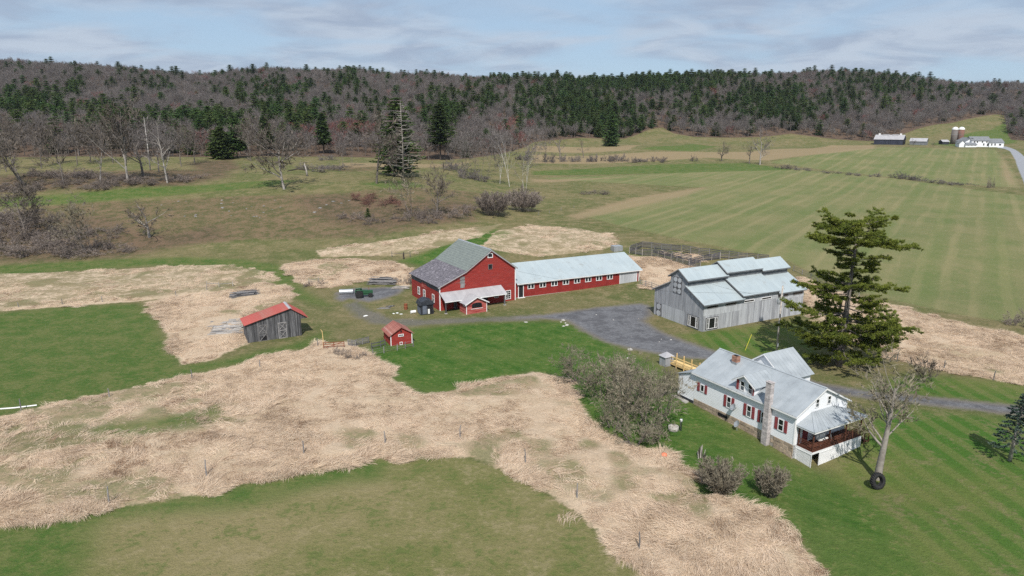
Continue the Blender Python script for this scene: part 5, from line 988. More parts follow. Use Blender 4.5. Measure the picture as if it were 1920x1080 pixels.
TH_ = [(1085, 718, 70, 75, 11, 'leafless thicket shrub at the corner of the centre lawn'), (1130, 745, 95, 95, 12, 'tangled grey thicket shrub beside the corner shrub'), (1178, 770, 100, 105, 13, 'middle of the tangled grey thicket by the farmhouse'), (1218, 800, 100, 130, 14, 'tallest branching thicket shrub near the white lean-to'), (1150, 800, 90, 75, 15, 'low thicket shrub spilling over the dry grass'), (1190, 832, 110, 70, 16, 'arching thicket shrub above the dry grass edge'), (1232, 745, 70, 62, 17, 'thicket shrub behind the farmhouse lean-to'), (1185, 715, 80, 60, 18, 'thin brown shrub near the gravel drive')]
for a in TH_:
    P_ = G(a[0], a[1]); H = a[3] / pxm(P_); t = tree(a[0], a[1], bare_meshes(a[4], H * 1.25, .12, 'bark_grey', 'twig_grey', stems=6, splay=.6, trunk=.62, kids=(7, 6, 5, 4), ang=(42, 42, 42, 42), ratio=(.55, .5, .5, .55), up=.02, twid=.022, start=(.15, .2, .2, .2), wander=(.22, .25, .25, .3)), a[5], 'thicket_shrub', 'shrub', rz=0)
SCR = dict(stems=7, splay=.75, trunk=.6, kids=(8, 6, 6, 5), ang=(44, 42, 42, 42), ratio=(.6, .5, .5, .55), up=.0, twid=.009, start=(.1, .2, .2, .2), wander=(.25, .25, .25, .3))
US = [bare_meshes(60 + i, 1.15, .018, 'bark_grey', 'twig_forest', **SCR) for i in range(4)]; UB = [bare_meshes(70 + i, 1.15, .018, 'bark_grey', 'bramble', **SCR) for i in range(3)]; UG_ = [bare_meshes(80 + i, 1.15, .018, 'bark_grey', 'bramble_grey', **SCR) for i in range(4)]
shrub(925, 404, 72, 48, 20, 'left half of the dense brush mound under the birches', 'bramble_grey', stems=130, kids=(7, 5), twl=.9, tww=.045); shrub(982, 396, 76, 46, 21, 'right half of the dense brush mound under the birches', 'bramble_grey', stems=130, kids=(7, 5), twl=.9, tww=.045)
for i, (px, py, w_, h_) in enumerate(((680, 372, 40, 18), (712, 380, 46, 18), (738, 385, 40, 20))): shrub(px, py, w_, h_, 0, 'dark red bramble patch on the grassy bank', name='bramble', group='red brambles on the bank', meshes=UB[i % 3])
for i, (px, py, w_, h_) in enumerate(((660, 410, 34, 22), (697, 418, 30, 24), (800, 416, 30, 14), (1115, 364, 40, 12), (640, 405, 14, 8), (776, 408, 36, 26), (797, 406, 40, 30), (838, 406, 42, 26), (862, 400, 34, 20), (748, 412, 26, 16), (880, 392, 30, 14))): shrub(px, py, w_, h_, 0, 'low grey bush scattered on the slope behind the barn', name='bush', group='grey bushes on the slope', meshes=UG_[i % 4])
jn = conifer_meshes(310, 3.2, 1.2, .4, .05, .4, per=4, whorls=9); tree(690, 408, jn, 'small dark juniper on the grassy bank', 'juniper', rz=0)
for i, (px, py, w_, h_) in enumerate(((20, 455, 90, 55), (75, 470, 90, 38), (110, 462, 70, 40), (200, 476, 70, 26), (20, 425, 70, 45), (130, 440, 60, 26), (95, 350, 60, 24), (30, 362, 60, 26), (160, 332, 50, 20), (230, 335, 50, 18), (330, 338, 46, 16), (120, 330, 60, 24), (270, 342, 40, 14), (75, 420, 50, 30)) + tuple((random.uniform(-10, 215), random.uniform(405, 476), random.uniform(35, 80), random.uniform(16, 38)) for _ in range(16)) + tuple((random.uniform(-10, 360), random.uniform(326, 352), random.uniform(30, 60), random.uniform(10, 20)) for _ in range(16))):
    shrub(px, py, w_, h_, 0, 'tangled dark bramble under the pale-trunked trees of the upper bank' if py < 375 else 'tangled dark bramble in the brush at the foot of the brown bank', name='bramble', group='brambles of the upper bank' if py < 375 else 'brambles at the bank foot', meshes=UG_[i % 4])
for i, (px, py, w_, h_) in enumerate(((1030, 304, 22, 26), (1065, 303, 26, 22), (1080, 303, 18, 20), (1103, 303, 16, 16), (1112, 303, 16, 22), (1140, 303, 22, 22), (1158, 302, 24, 22), (1187, 303, 32, 20), (1235, 303, 30, 16), (1300, 302, 10, 20), (1205, 303, 18, 10))):
    shrub(px, py, w_, h_, 0, 'bare bush in the field hedge before the tan meadow', name='hedge_bush', group='bushes of the field hedge', meshes=US[i % 4])
for i, (px, py, w_, h_) in enumerate(((1470, 316, 28, 12), (1638, 331, 18, 13), (1688, 334, 26, 18), (1705, 336, 20, 14), (1720, 338, 24, 14), (1745, 341, 28, 12), (1775, 345, 26, 10), (1812, 347, 26, 10), (1505, 319, 30, 7), (1555, 324, 26, 7), (1600, 328, 24, 8))):
    shrub(px, py, w_, h_, 0, 'bare bush in the hedgerow across the big hayfield', name='hedge_bush', group='bushes of the hayfield hedgerow', meshes=US[i % 4])
shrub(1857, 352, 9, 33, 0, 'narrow upright grey brush column at the hayfield end', name='brush_column', meshes=UG_[0])
for i, (px, py, w_, h_) in enumerate(((610, 300, 30, 18), (600, 318, 60, 20), (625, 318, 40, 18), (990, 300, 30, 24), (880, 335, 40, 30), (905, 338, 40, 26), (850, 320, 40, 36))):
    shrub(px, py, w_, h_, 0, 'grey bush along the back of the terrace pasture', name='bush', group='grey bushes behind the terrace', meshes=US[i % 4])
for i, (px, py, w_, h_) in enumerate(((590, 535, 30, 16), (768, 530, 24, 30), (640, 665, 30, 26), (668, 672, 30, 24), (1915, 610, 40, 40), (1650, 655, 30, 20))): shrub(px, py, w_, h_, 0, 'dry brown weed bush around the farmyard', name='weed_bush', group='dry weed bushes', meshes=UG_[i % 4])
# --- dead grass: matted tufts on every fallow patch
def tuft_mesh(seed, n=64, H=.95, rad=.7, lean=(.5, .3), mat='dry_blade', w_=.026):
    random.seed(seed); mb = MB()
    for i in range(n):
        a = rnd(math.pi); q = math.sqrt(random.random()) * rad; o_ = (math.cos(a) * q, math.sin(a) * q, -.05); d = nrm((lean[0] + rnd(.55), lean[1] + rnd(.55), random.uniform(.1, .75))); L = H * random.uniform(.6, 1.25); m_ = add3(o_, d, L * .55); d2 = nrm((d[0] + lean[0] * .7, d[1] + lean[1] * .7, d[2] - .75)); e_ = add3(m_, d2, L * .5); s_ = nrm(cross(d, (rnd(), rnd(), .3))); k_ = len(mb.v)
        mb.v += [add3(o_, s_, w_ / 2), add3(o_, s_, -w_ / 2), add3(m_, s_, -w_ / 2), add3(m_, s_, w_ / 2), e_]; mb.f += [(k_, k_ + 1, k_ + 2, k_ + 3), (k_ + 3, k_ + 2, k_ + 4)]; mb.mi += [0, 0]
    return mb.mesh('tuft', mat)
TUFTS = [tuft_mesh(400 + i, lean=((1.3, .2), (1.0, .5), (1.2, -.3), (.5, .1), (.9, 0))[i]) for i in range(5)] + [tuft_mesh(410, 34, .95, .4, (.1, 0), 'weed_blade')]
gx, gy, dens = [], [], []
for i, po in enumerate(WZ['dry']):
    x0, y0 = po.min(0); x1, y1 = po.max(0); A_ = (x1 - x0) * (y1 - y0); rate = (5.5, 6, 1.6, 5, 1.3, 1.3, 5, 4.5, 5)[i]; n = int(A_ * rate); xs = RNG.uniform(x0, x1, n); ys = RNG.uniform(y0, y1, n)
    m_ = sdf(po, xs, ys) + (vnoise(xs, ys, 2.5, 31) - .5) * 3.4 > .1; m_ &= (vnoise(xs, ys, 9, 51) * .65 + vnoise(xs, ys, 3, 52) * .35 < .66) | (RNG.random(n) < .2); xs, ys = xs[m_], ys[m_]; gx.append(xs); gy.append(ys); dens.append(np.full(len(xs), i))
gx = np.concatenate(gx); gy = np.concatenate(gy); dens = np.concatenate(dens)
ang_ = gy / np.maximum(np.hypot(gx, gy), 1); m_ = (zone('gravel', gx, gy) < -.4) & ((zone('thin', gx, gy) < .3) | (RNG.random(len(gx)) < .3)) & (ang_ > .66) & (gy > 38)
low = np.isin(dens, (2, 4, 5)); m_ &= ~low | (vnoise(gx, gy, 5, 33) > .45)
for bx in ((-44.63, 110.14, 28.5, 8.9, 4.7), (-14.27, 130.48, 30, 17.3, 14.6), (.85, 140.55, 26.8, 32.3, 13.9), (33.86, 116.55, 27.7, 25.6, 13.3)):
    ca, sa = math.cos(R(bx[2])), math.sin(R(bx[2])); u_ = (gx - bx[0]) * ca + (gy - bx[1]) * sa; v2 = -(gx - bx[0]) * sa + (gy - bx[1]) * ca; m_ &= ~((u_ > -.5) & (u_ < bx[3] + .5) & (v2 > -.5) & (v2 < bx[4] + .5))
for qx, qy, qr in ((460, 555, 3.4), (420, 622, 3.2), (412, 603, 3.4), (718, 531, 3.8), (752, 540, 2.4), (606, 650, 1.2), (640, 652, 2.0)):
    Pq = G(qx, qy); m_ &= (gx - Pq[0]) ** 2 + ((gy - Pq[1]) * .8) ** 2 > qr * qr
gx, gy = gx[m_], gy[m_]; n = len(gx); gz = height(gx, gy) + .12; hgt = np.where(gy > 150, .75, 1.0) * (.34 + .9 * vnoise(gx, gy, 3.2, 41) * vnoise(gx, gy, 11, 42) + RNG.uniform(-.08, .1, n)); wide = RNG.uniform(.85, 1.3, n)
kd = RNG.integers(0, 5, n); kd = (vnoise(gx, gy, 9, 43) * 5).astype(int).clip(0, 4) * (RNG.random(n) < .6) + kd * (RNG.random(n) < .4); kd = kd.clip(0, 4); kd[RNG.random(n) < .02 + .25 * (vnoise(gx, gy, 6, 47) > .78)] = 5
dg = scatter('dry_grass', np.stack([gx, gy, gz], -1), kd, np.stack([RNG.normal(0, .12, n), RNG.normal(0, .12, n), (vnoise(gx, gy, 7, 44) - .5) * 9 + RNG.normal(0, .45, n)], -1), np.stack([wide, wide, hgt], -1), TUFTS); dg['kind'] = 'stuff'; tag(dg, 'matted pale tan dead grass over the fallow patches', 'grass')
print('trees', len(fx_), 'tufts', n)
random.seed(123)
# ------------------------------------------------------------------ fences, pens, yard things, the far farm
def unit2(a, c): d = np.array((c[0] - a[0], c[1] - a[1])); L = float(np.linalg.norm(d)); return d / L, L
def fence(label, pix, rails, ph, mat='grey_timber', pmat='pale_timber', sp=2.4, name='rail_fence', rw=.17, jit=.05, group=None):
    P = [G(*q) for q in pix]; t = T(name, label, 'fence', P[0], 0, group); o = np.array(P[0]); prev = None
    for a, c in zip(P[:-1], P[1:]):
        d, L = unit2(a, c); n = max(1, round(L / sp))
        for i in range(n + (1 if c is P[-1] else 0)):
            x, y = a[0] + d[0] * L * i / n, a[1] + d[1] * L * i / n; q = np.array((x, y, hz(x, y))) - o; tp = q + (rnd(jit), rnd(jit), ph * random.uniform(.94, 1.06))
            b = MB(); b.tube([q - (0, 0, .3), tp], [.085, .07], 6); b.obj('post', pmat, t)
            if prev is not None:
                for k_ in range(rails):
                    f = (k_ + .75) / (rails + .1); b = MB(); b.beam(prev[0] + (prev[1] - prev[0]) * f + (0, 0, rnd(.05)), q + (tp - q) * f + (0, 0, rnd(.05)), .045, rw); b.obj('rail', mat, t)
            prev = (q, tp)
    return t
fence('front board fence of the cattle pen with pale posts', [(1180, 475), (1204, 479), (1222, 480), (1258, 489), (1292, 500), (1313, 503)], 5, 1.8, sp=2.2, mat='pen_timber', rw=.22)
fence('curved board fence closing the far corner of the cattle pen', [(1182, 471), (1204, 464), (1240, 468), (1276, 471)], 5, 1.7, sp=2.6, pmat='grey_timber', mat='pen_timber', rw=.22)
fence('tall long board fence running behind the cattle pen', [(1279, 473), (1310, 479), (1350, 484), (1400, 489), (1440, 493)], 5, 2.1, sp=2.6, pmat='grey_timber', mat='pen_timber', rw=.22)
fence('inner rail fence crossing the cattle pen', [(1290, 497), (1318, 490), (1350, 486)], 5, 1.7, sp=2.6, mat='pen_timber', rw=.22)
fence('middle rail fence of the pen alley', [(1226, 474), (1260, 483), (1296, 489)], 4, 1.6, sp=2.6, pmat='grey_timber', mat='pen_timber', rw=.22)
fence('short rail fence at the end of the cow barn', [(1200, 535), (1222, 541), (1234, 545)], 3, 1.4, sp=2.0, pmat='grey_timber', rw=.09)
fence('thin wire and rail fence behind the grey barn end', [(1488, 508), (1520, 522), (1560, 545), (1610, 560)], 3, 1.3, sp=3.4, pmat='grey_timber', rw=.05)
fence('low dark rail fence beside the red coop', [(697, 655), (714, 651), (722, 648)], 2, 1.1, sp=1.6, mat='old_board', pmat='old_board')
fence('wire pen fence in front of the red coop', [(699, 666), (720, 662), (745, 657), (775, 650)], 3, 1.1, sp=1.7, rw=.02, pmat='grey_timber')
fence('lone hitching rail in the left fallow patch', [(388, 539), (411, 540), (437, 538)], 1, 1.4, sp=3.2, rw=.1)
fence('hitching rail behind the red barn', [(735, 482), (757, 483), (769, 482)], 1, 1.5, sp=2.4, rw=.09, mat='old_board', pmat='old_board'); fence('short broken rail in the weeds by the track', [(580, 532), (598, 530)], 1, 1.2, sp=2.2, rw=.09)
b = MB(); P_ = G(757, 486); b.tube([(0, 0, -.2), (0, 0, 1.3)], [.16, .22], 7); b.tube([(0, 0, 1.2), (.05, 0, 1.9)], [.2, .08], 7); o = b.obj('stump_post', 'bark_dark', None, loc=P_); tag(o, 'dark hollow stump post under the hitching rail behind the barn', 'post')
def posts(pix, label, group, h_=1.35, m='grey_timber'):
    for q in pix:
        b = MB(); b.tube([(0, 0, -.3), (rnd(.03), rnd(.03), h_ * .6), (rnd(.09), rnd(.06), h_ * random.uniform(.85, 1.1))], [.075, .07, .055], 6); o = b.obj('fence_post', m, None, loc=G(*q)); tag(o, label, 'post', group)
posts([(205, 946), (388, 895), (570, 853), (722, 834), (863, 824), (985, 870), (1082, 937), (1198, 1032)], 'weathered fence post standing in the dead grass above the front field', 'posts along the front field', 1.9)
posts([(40, 770), (205, 745), (360, 712), (488, 692), (596, 650)], 'weathered fence post on the edge of the left green field', 'posts along the left field', 1.5)
posts([(1682, 678), (1770, 693), (1863, 713), (1560, 652)], 'dark fence post between the drive verge and the right fallow patch', 'posts along the right fallow', 1.5)
posts([(35, 578), (117, 572), (192, 567), (330, 556), (388, 546)], 'thin fence post in the upper left fallow strip', 'posts in the upper fallow strip', 1.4)
posts([(1030, 400), (1052, 395), (1076, 390), (1010, 404)], 'thin fence post on the line beside the brush mound', 'posts beside the brush mound', 1.3)
def gate(px, py, L, H_, rz, label, m, n=4, tilt=0.0):
    t = T('farm_gate', label, 'gate', G(px, py), R(rz))
    for k_ in range(n): z = .15 + (H_ - .2) * k_ / (n - 1); b = MB(); b.beam((0, 0, z), (L, 0, z + tilt), .05, .1); b.obj('rail', m, t)
    for x in (0, L / 2, L): b = MB(); b.box(x - .06, x + .06, -.05, .05, -.1, H_ + tilt * x / L); b.obj('stile', m, t)
    b = MB(); b.beam((0, .04, .15), (L, .04, H_ + tilt), .04, .09); b.obj('brace', m, t)
gate(607, 655, 3.3, 1.2, 8, 'rusty brown gate at the head of the dead grass', 'rust'); gate(653, 648, 1.5, 1.1, -20, 'short grey gate leaning beside the rusty gate', 'grey_timber', 5); gate(668, 648, 2.3, 1.1, 38, 'grey gate swung open behind the short gate', 'grey_timber', 5)
b = MB(); b.tube([(0, 0, -.2), (.05, 0, 1.5), (0, 0, 2.6), (-.25, 0, 3.0)], [.06, .055, .05, .03], 6); tag(b.obj('bent_pole', 'new_timber', None, loc=G(606, 650)), 'pale bent pole beside the rusty gate', 'pole')
b = MB(); b.tube([(0, 0, .05), (2.2, .3, .12), (4.4, 1.2, .1)], [.11, .1, .1], 6); tag(b.obj('drain_pipe', 'plastic_white', None, loc=G(-6, 768)), 'white plastic pipe lying at the left field edge', 'pipe')
# utility pole, transformer, wires
UP = Vector((42.6, 104.5, hz(42.6, 104.5))); u = T('utility_pole', 'weathered wooden utility pole with grey transformer beside the grey barn', 'pole', UP); b = MB(); b.tube([(0, 0, -.5), (0, 0, 11.3)], [.17, .12], 10); b.obj('pole', 'pale_timber', u, True)
b = MB(); b.lathe([(.02, 0), (.24, .02), (.27, .1), (.27, .85), (.22, .95), (.02, 1.0)], (-.42, -.1, 8.3), 14); b.obj('transformer', 'galvanised', u, True)
for z in (10.6, 9.6): b = MB(); b.beam((-.25, -.1, z), (.35, .15, z + .05), .05); b.lathe([(.03, 0), (.07, .03), (.05, .12), (.08, .16), (.03, .2)], (.32, .14, z + .06), 8); b.obj('insulator', 'plastic_white', u)
b = MB(); b.box(-.1, .1, -.3, -.17, 1.3, 1.9); b.obj('meter_box', 'galvanised', u)
def wire(a, c, sag, label, rad=.014):
    a, c = np.array(a, float), np.array(c, float); pts = [tuple(a + (c - a) * t - np.array((0, 0, 4 * sag * t * (1 - t))) - a) for t in np.linspace(0, 1, 17)]; b = MB(); b.tube(pts, rad, 4, False); tag(b.obj('overhead_wire', 'tyre_rubber', None, loc=tuple(a)), label, 'wire')
top = np.array(UP) + (0, 0, 10.2); wire(top, r.matrix_basis @ Vector((17.1, -.1, 6.4)), 1.6, 'black overhead wire from the utility pole to the red barn'); wire(top - (0, 0, .8), g.matrix_basis @ Vector((4, 4.2, 7.9)), .5, 'black overhead wire from the pole to the grey barn'); wire(top - (0, 0, 1), h.matrix_basis @ Vector((4.2, 13.2, 6.3)), .5, 'black overhead wire from the pole to the farmhouse wing')
b = MB(); b.tube([(0, 0, 0), (1.0, .4, 2.6)], [.045, .045], 6); tag(b.obj('guy_guard', 'yellow_guard', None, loc=G(1397, 657)), 'yellow guy wire guard leaning on the grass near the pole', 'guy guard')
# ramp and tank shed behind the farmhouse
rp_ = T('ramp', 'new yellow timber ramp with handrail behind the farmhouse', 'ramp', (25.9, 97.2, 0), R(118))
for i in range(18): b = MB(); b.box(-2.6 + i * .29, -2.33 + i * .29, -.75, .75, .75 - i * .01, .8 - i * .01); b.obj('plank', 'new_timber', rp_)
for y in (-.75, .75):
    for z in (.35, .95) if y > 0 else (.3,): b = MB(); b.beam((-2.6, y, .78 + z), (2.6, y, .62 + z), .05, .13); b.obj('handrail', 'new_timber', rp_)
    for x in (-2.5, -.8, .9, 2.5): b = MB(); b.box(x - .06, x + .06, y - .06, y + .06, -.1, .75 + (1.0 if y < 0 else .98)); b.obj('post', 'new_timber', rp_)
    b = MB(); b.beam((-2.6, y * .98, .6), (2.6, y * .98, .42), .05, .22); b.obj('stringer', 'new_timber', rp_)
tk = T('pump_house', 'little grey box shed with peaked metal roof by the new ramp', 'shed', (23.7, 99.3, hz(23.7, 99.3)), R(28)); b = MB(); b.box(-.8, .8, -.7, .7, -.1, 1.5); b.obj('wall', 'grey_board', tk)
b = MB(); b.add([(-.95, -.85, 1.5), (.95, -.85, 1.5), (.95, .85, 1.5), (-.95, .85, 1.5), (0, 0, 2.15)], [(3, 2, 1, 0), (0, 1, 4), (1, 2, 4), (2, 3, 4), (3, 0, 4)]); b.obj('roof', 'porch_roof', tk)
# dark outhouse by the red barn, grey box behind the cow barn
dk = T('tar_paper_hut', 'small black tar paper hut with blue grey side beside the red barn', 'shed', G(800, 588), R(24)); b = MB(); b.box(-1.35, 1.2, -.7, 1.7, -.1, 2.1); b.obj('wall', 'tarp_dark', dk)
b = MB(); b.box(-1.42, -1.37, -.5, 1.5, .1, 1.5); b.obj('side_panel', 'blue_grey', dk)
b = MB(); b.prism([(-1.6, 1.95), (1.4, 1.95), (1.1, 2.6), (-.1, 3.05), (-1.3, 2.6)], (0, -.9, 0), X_, Z_, Y_, 2.8); b.obj('roof', 'tarp_dark', dk)
b = MB(); b.box(-1.0, -.2, -.78, -.71, .2, 1.9); b.obj('door', 'blue_grey', dk); b = MB(); b.box(.1, 1.0, -.75, -.71, .1, 1.9); b.obj('opening', 'dark_void', dk); b = MB(); b.box(.0, .35, -1.0, -.76, .2, 1.1); b.obj('cabinet', 'plastic_white', dk)
bx_ = T('water_tank', 'grey ribbed stock tank standing behind the cow barn', 'tank', G(1156, 470), R(20)); b = MB(); b.box(-1.3, 1.3, -1, 1, -.1, 1.4); b.obj('tub', 'galvanised', bx_); b = MB()
for i in range(7): b.box(-1.3 + i * .42, -1.22 + i * .42, -1.06, -1.002, 0, 1.35)
b.obj('rib', 'galvanised', bx_)
# tractor
tq = T('tractor', 'old green tractor with orange wheel hubs on the gravel patch', 'tractor', G(679, 557), R(14)); 
def wheel(x, y, r_, w_):
    b = MB(); b.lathe([(r_ * .58, -w_ / 2), (r_ * .85, -w_ / 2), (r_, -w_ * .3), (r_, w_ * .3), (r_ * .85, w_ / 2), (r_ * .58, w_ / 2)], (x, y, r_), 22, (0, 1, 0)); t = b.obj('wheel', 'tyre_rubber', tq); b = MB()
    b.lathe([(.02, -w_ * .2), (r_ * .2, -w_ * .28), (r_ * .3, -w_ * .2), (r_ * .57, -w_ * .4), (r_ * .57, w_ * .4), (.02, w_ * .2)], (x, y, r_), 18, (0, 1, 0)); b.obj('rim', 'rim_rust', t); b = MB()
    for k_ in range(18): a = 2 * math.pi * k_ / 18; b.beam((x + math.cos(a) * r_ * .97, y - w_ * .48, r_ + math.sin(a) * r_ * .97), (x + math.cos(a + .16) * r_ * 1.02, y, r_ + math.sin(a + .16) * r_ * 1.02), .07, .07); b.beam((x + math.cos(a + .32) * r_ * .97, y + w_ * .48, r_ + math.sin(a + .32) * r_ * .97), (x + math.cos(a + .16) * r_ * 1.02, y, r_ + math.sin(a + .16) * r_ * 1.02), .07, .07)
    b.obj('tread', 'tyre_rubber', t)
for y in (-.95, .95): wheel(-.6, y, .82, .48); wheel(1.75, y * .8, .48, .25)
b = MB(); b.hexa([(.1, -.34, .85), (2.3, -.27, .8), (2.3, .27, .8), (.1, .34, .85), (.1, -.34, 1.55), (2.3, -.25, 1.4), (2.3, .25, 1.4), (.1, .34, 1.55)]); b.obj('hood', 'tractor_green', tq); b = MB(); b.box(-1.1, .2, -.4, .4, .55, 1.0); b.box(.2, 2.2, -.22, .22, .5, .82); b.obj('chassis', 'tractor_green', tq)
for y in (-.95, .95):
    b = MB(); b.tube([(-1.4, y * .85, 1.2), (-1.05, y * .85, 1.72), (-.4, y * .85, 1.78), (.1, y * .85, 1.4)], .1, 6); b.box(-1.3, .1, y * .85 - .25, y * .85 + .25, 1.66, 1.72); b.obj('fender', 'tractor_green', tq)
b = MB(); b.box(-.85, -.4, -.25, .25, 1.25, 1.35); b.box(-.92, -.84, -.25, .25, 1.35, 1.75); b.obj('seat', 'tyre_rubber', tq); b = MB(); b.tube([(.1, 0, 1.5), (-.2, 0, 1.9)], .03, 6); b.lathe([(.17, 0), (.21, .02), (.17, .04)], (-.2, 0, 1.9), 12, nrm((-.6, 0, .8))); b.obj('steering_wheel', 'tyre_rubber', tq)
b = MB(); b.tube([(1.5, .12, 1.4), (1.5, .12, 2.15)], .045, 6); b.obj('exhaust', 'rust', tq); b = MB(); b.beam((1.75, -.75, .5), (1.75, .75, .5), .1); b.beam((-.6, -.95, .82), (-.6, .95, .82), .16); b.obj('axle', 'tractor_green', tq)
b = MB(); b.lathe([(.5, 0), (.56, .02), (.56, 2.9), (.5, 2.92), (.5, 2.0), (.4, 1.9)], (-1.4, 0, .5), 16, (1, 0, 0)); cv = b.obj('culvert_pipe', 'galvanised', None, loc=G(649, 551), rz=R(8)); tag(cv, 'grey metal culvert pipe lying left of the tractor', 'pipe')
# lumber, logs, planks
def pile(px, py, n, L, W, H_, rz, label, name, m, part, sz=(.12, .25), spread=.5):
    random.seed(int(px)); t = T(name, label, 'wood pile', G(px, py), R(rz))
    for i in range(n):
        l_ = L * random.uniform(.4, 1.0); y = rnd(W / 2); x = rnd(L / 2 - l_ / 2 + .01) + rnd(spread); z = .05 + H_ * (1 - (abs(y) / (W / 2)) ** 1.5) * random.random(); a = rnd(.22); b = MB(); b.beam((x - l_ / 2 * math.cos(a), y - l_ / 2 * math.sin(a), z + rnd(.08)), (x + l_ / 2 * math.cos(a), y + l_ / 2 * math.sin(a), z + rnd(.12)), random.uniform(*sz), random.uniform(.04, .12)); b.obj(part, m if random.random() < .7 else 'grey_timber', t)
pile(460, 555, 60, 5.8, 3.4, 1.4, 20, 'jumbled heap of dark old lumber in the fallow above the board shed', 'lumber_pile', 'old_board', 'plank', (.15, .35)); pile(718, 531, 75, 6.8, 3.0, 1.4, -8, 'long heap of grey poles and boards behind the tractor', 'log_pile', 'grey_timber', 'log', (.12, .26)); pile(752, 540, 24, 3.6, 1.6, .4, -5, 'scatter of pale scrap boards beside the red barn corner', 'scrap_heap', 'pale_timber', 'board', (.15, .4)); pile(720, 578, 10, 2.2, 1.2, .15, 10, 'few grey sticks lying on the grass before the tractor', 'stick_heap', 'grey_timber', 'stick', (.06, .12)); pile(730, 575, 8, 1.6, 1.0, .1, 50, 'flat dark scrap on the grass near the rusty barrel', 'scrap_patch', 'old_board', 'board', (.1, .3))
pk = T('plank_platform', 'flat raft of silvery grey planks lying left of the board shed', 'planks', G(420, 628), R(12)); random.seed(4)
for i in range(13):
    y = i * .74; x = -2.6 + rnd(.2) + (.0 if i < 7 else -1.0)
    while x < 2.2 + (0 if i < 7 else -1.0):
        l_ = random.uniform(1.2, 3.2); b = MB(); b.beam((x, y, .28 + rnd(.05)), (x + l_ - .05, y + rnd(.05), .3 + rnd(.07)), .6, .05); b.obj('plank', 'pale_timber' if random.random() < .75 else 'grey_timber', pk); x += l_
for x in (-2.0, .2, 1.9): b = MB(); b.beam((x - .4, -.2, .16), (x - .9, 9.2, .16), .15, .2); b.obj('joist', 'old_board', pk)
# barrel, scraps, rocks, well, stump, tyre
b = MB(); b.lathe([(.02, 0), (.36, 0), (.38, .05), (.36, .1), (.36, .5), (.385, .54), (.36, .58), (.36, 1.08), (.38, 1.12), (.34, 1.14), (.32, 1.06), (.02, 1.04)], (0, 0, 0), 18); tag(b.obj('rusty_barrel', 'rust', None, True, loc=G(761, 580)), 'rusty orange steel barrel on the grass left of the hut', 'barrel')
b = MB(); b.lathe([(.28, 0), (.3, .02), (.3, 1.0), (.28, 1.02), (.22, .6)], (0, 0, .28), 14, (1, .2, .02)); tag(b.obj('white_drum', 'plastic_white', None, loc=G(770, 588), rz=.3), 'white plastic drum on its side near the barrel', 'drum')
def rock(px, py, s_, label, m='rock_pale', group=None, fl=.6):
    b = MB(); n1, n2 = 5, 8; vs = [(0, 0, -s_ * .3)]
    for i in range(1, n1):
        for j in range(n2): a, p_ = math.pi * i / n1, 2 * math.pi * j / n2; k_ = s_ * random.uniform(.75, 1.15); vs.append((k_ * math.sin(a) * math.cos(p_), k_ * math.sin(a) * math.sin(p_) * .8, -k_ * fl * math.cos(a)))
    vs.append((0, 0, s_ * fl)); fs = [(0, 1 + (j + 1) % n2, 1 + j) for j in range(n2)] + [(1 + i * n2 + j, 1 + i * n2 + (j + 1) % n2, 1 + (i + 1) * n2 + (j + 1) % n2, 1 + (i + 1) * n2 + j) for i in range(n1 - 2) for j in range(n2)] + [(len(vs) - 1, 1 + (n1 - 2) * n2 + j, 1 + (n1 - 2) * n2 + (j + 1) % n2) for j in range(n2)]
    b.add(vs, fs); tag(b.obj('rock', m, None, loc=G(px, py), rz=rnd(3)), label, 'rock', group)
rock(1181, 656, .5, 'white boulder where the drive meets the lawn'); rock(1177, 672, .28, 'small white stone below the white boulder'); rock(986, 604, .45, 'flat pale slab lying on the lawn edge', fl=.2)
for q in ((1056, 601), (1060, 606), (1052, 604), (1063, 610), (1057, 612)): rock(*q, random.uniform(.22, .45), 'pale stone in the heap at the drive bend', group='stones at the drive bend')
for q in ((1240, 636), (1258, 637), (1236, 641), (1118, 590), (1150, 600)): rock(*q, random.uniform(.12, .22), 'small white stone strewn on the gravel drive', group='stones on the drive', fl=.4)
for q in ((683, 593), (686, 592), (505, 541), (515, 541), (745, 587), (738, 588), (752, 589)): rock(*q, random.uniform(.25, .45), 'scrap of white plastic lying in the yard grass', 'plastic_white', 'white scraps in the yard', .25)
for i in range(26): rock(420 + rnd(120), 392 + rnd(22), random.uniform(.3, .65), 'grey ledge stone cropping out of the brown bank', 'rock_grey', 'ledge stones on the brown bank', .3)
for q in ((625, 378), (612, 384), (600, 390), (640, 381), (590, 398), (655, 376)): rock(*q, random.uniform(.5, 1.0), 'flat grey stone of the old wall on the bank', 'rock_grey', 'wall stones on the bank', .3)
wl = T('well', 'concrete well ring with white standpipe on the lawn', 'well', G(1267, 806)); b = MB(); b.lathe([(.62, -.2), (.62, .5), (.5, .5), (.5, .1), (.02, .1)], (-.3, 0, 0), 20); b.obj('ring', 'concrete', wl, True); b = MB(); b.lathe([(.13, -.2), (.13, 1.15), (.16, 1.15), (.16, 1.3), (.02, 1.32)], (.55, -.2, 0), 12); b.obj('standpipe', 'galvanised', wl, True); b = MB(); b.lathe([(.17, 0), (.17, .2), (.02, .24)], (.55, -.2, 1.3), 12); b.obj('cap', 'plastic_white', wl, True)
sm = T('tree_stump', 'ragged grey brown stump on the lawn above the round shrub', 'stump', G(1314, 858)); random.seed(6)
for i in range(26): a = rnd(math.pi); q = random.random() * .45; b = MB(); b.tube([(math.cos(a) * q, math.sin(a) * q, -.1), (math.cos(a) * q * 1.6, math.sin(a) * q * 1.6, random.uniform(.5, 1.5) * (1.1 - q))], [.09, .025], 5); b.obj('splinter', 'pale_timber' if i % 3 else 'bark_dark', sm)
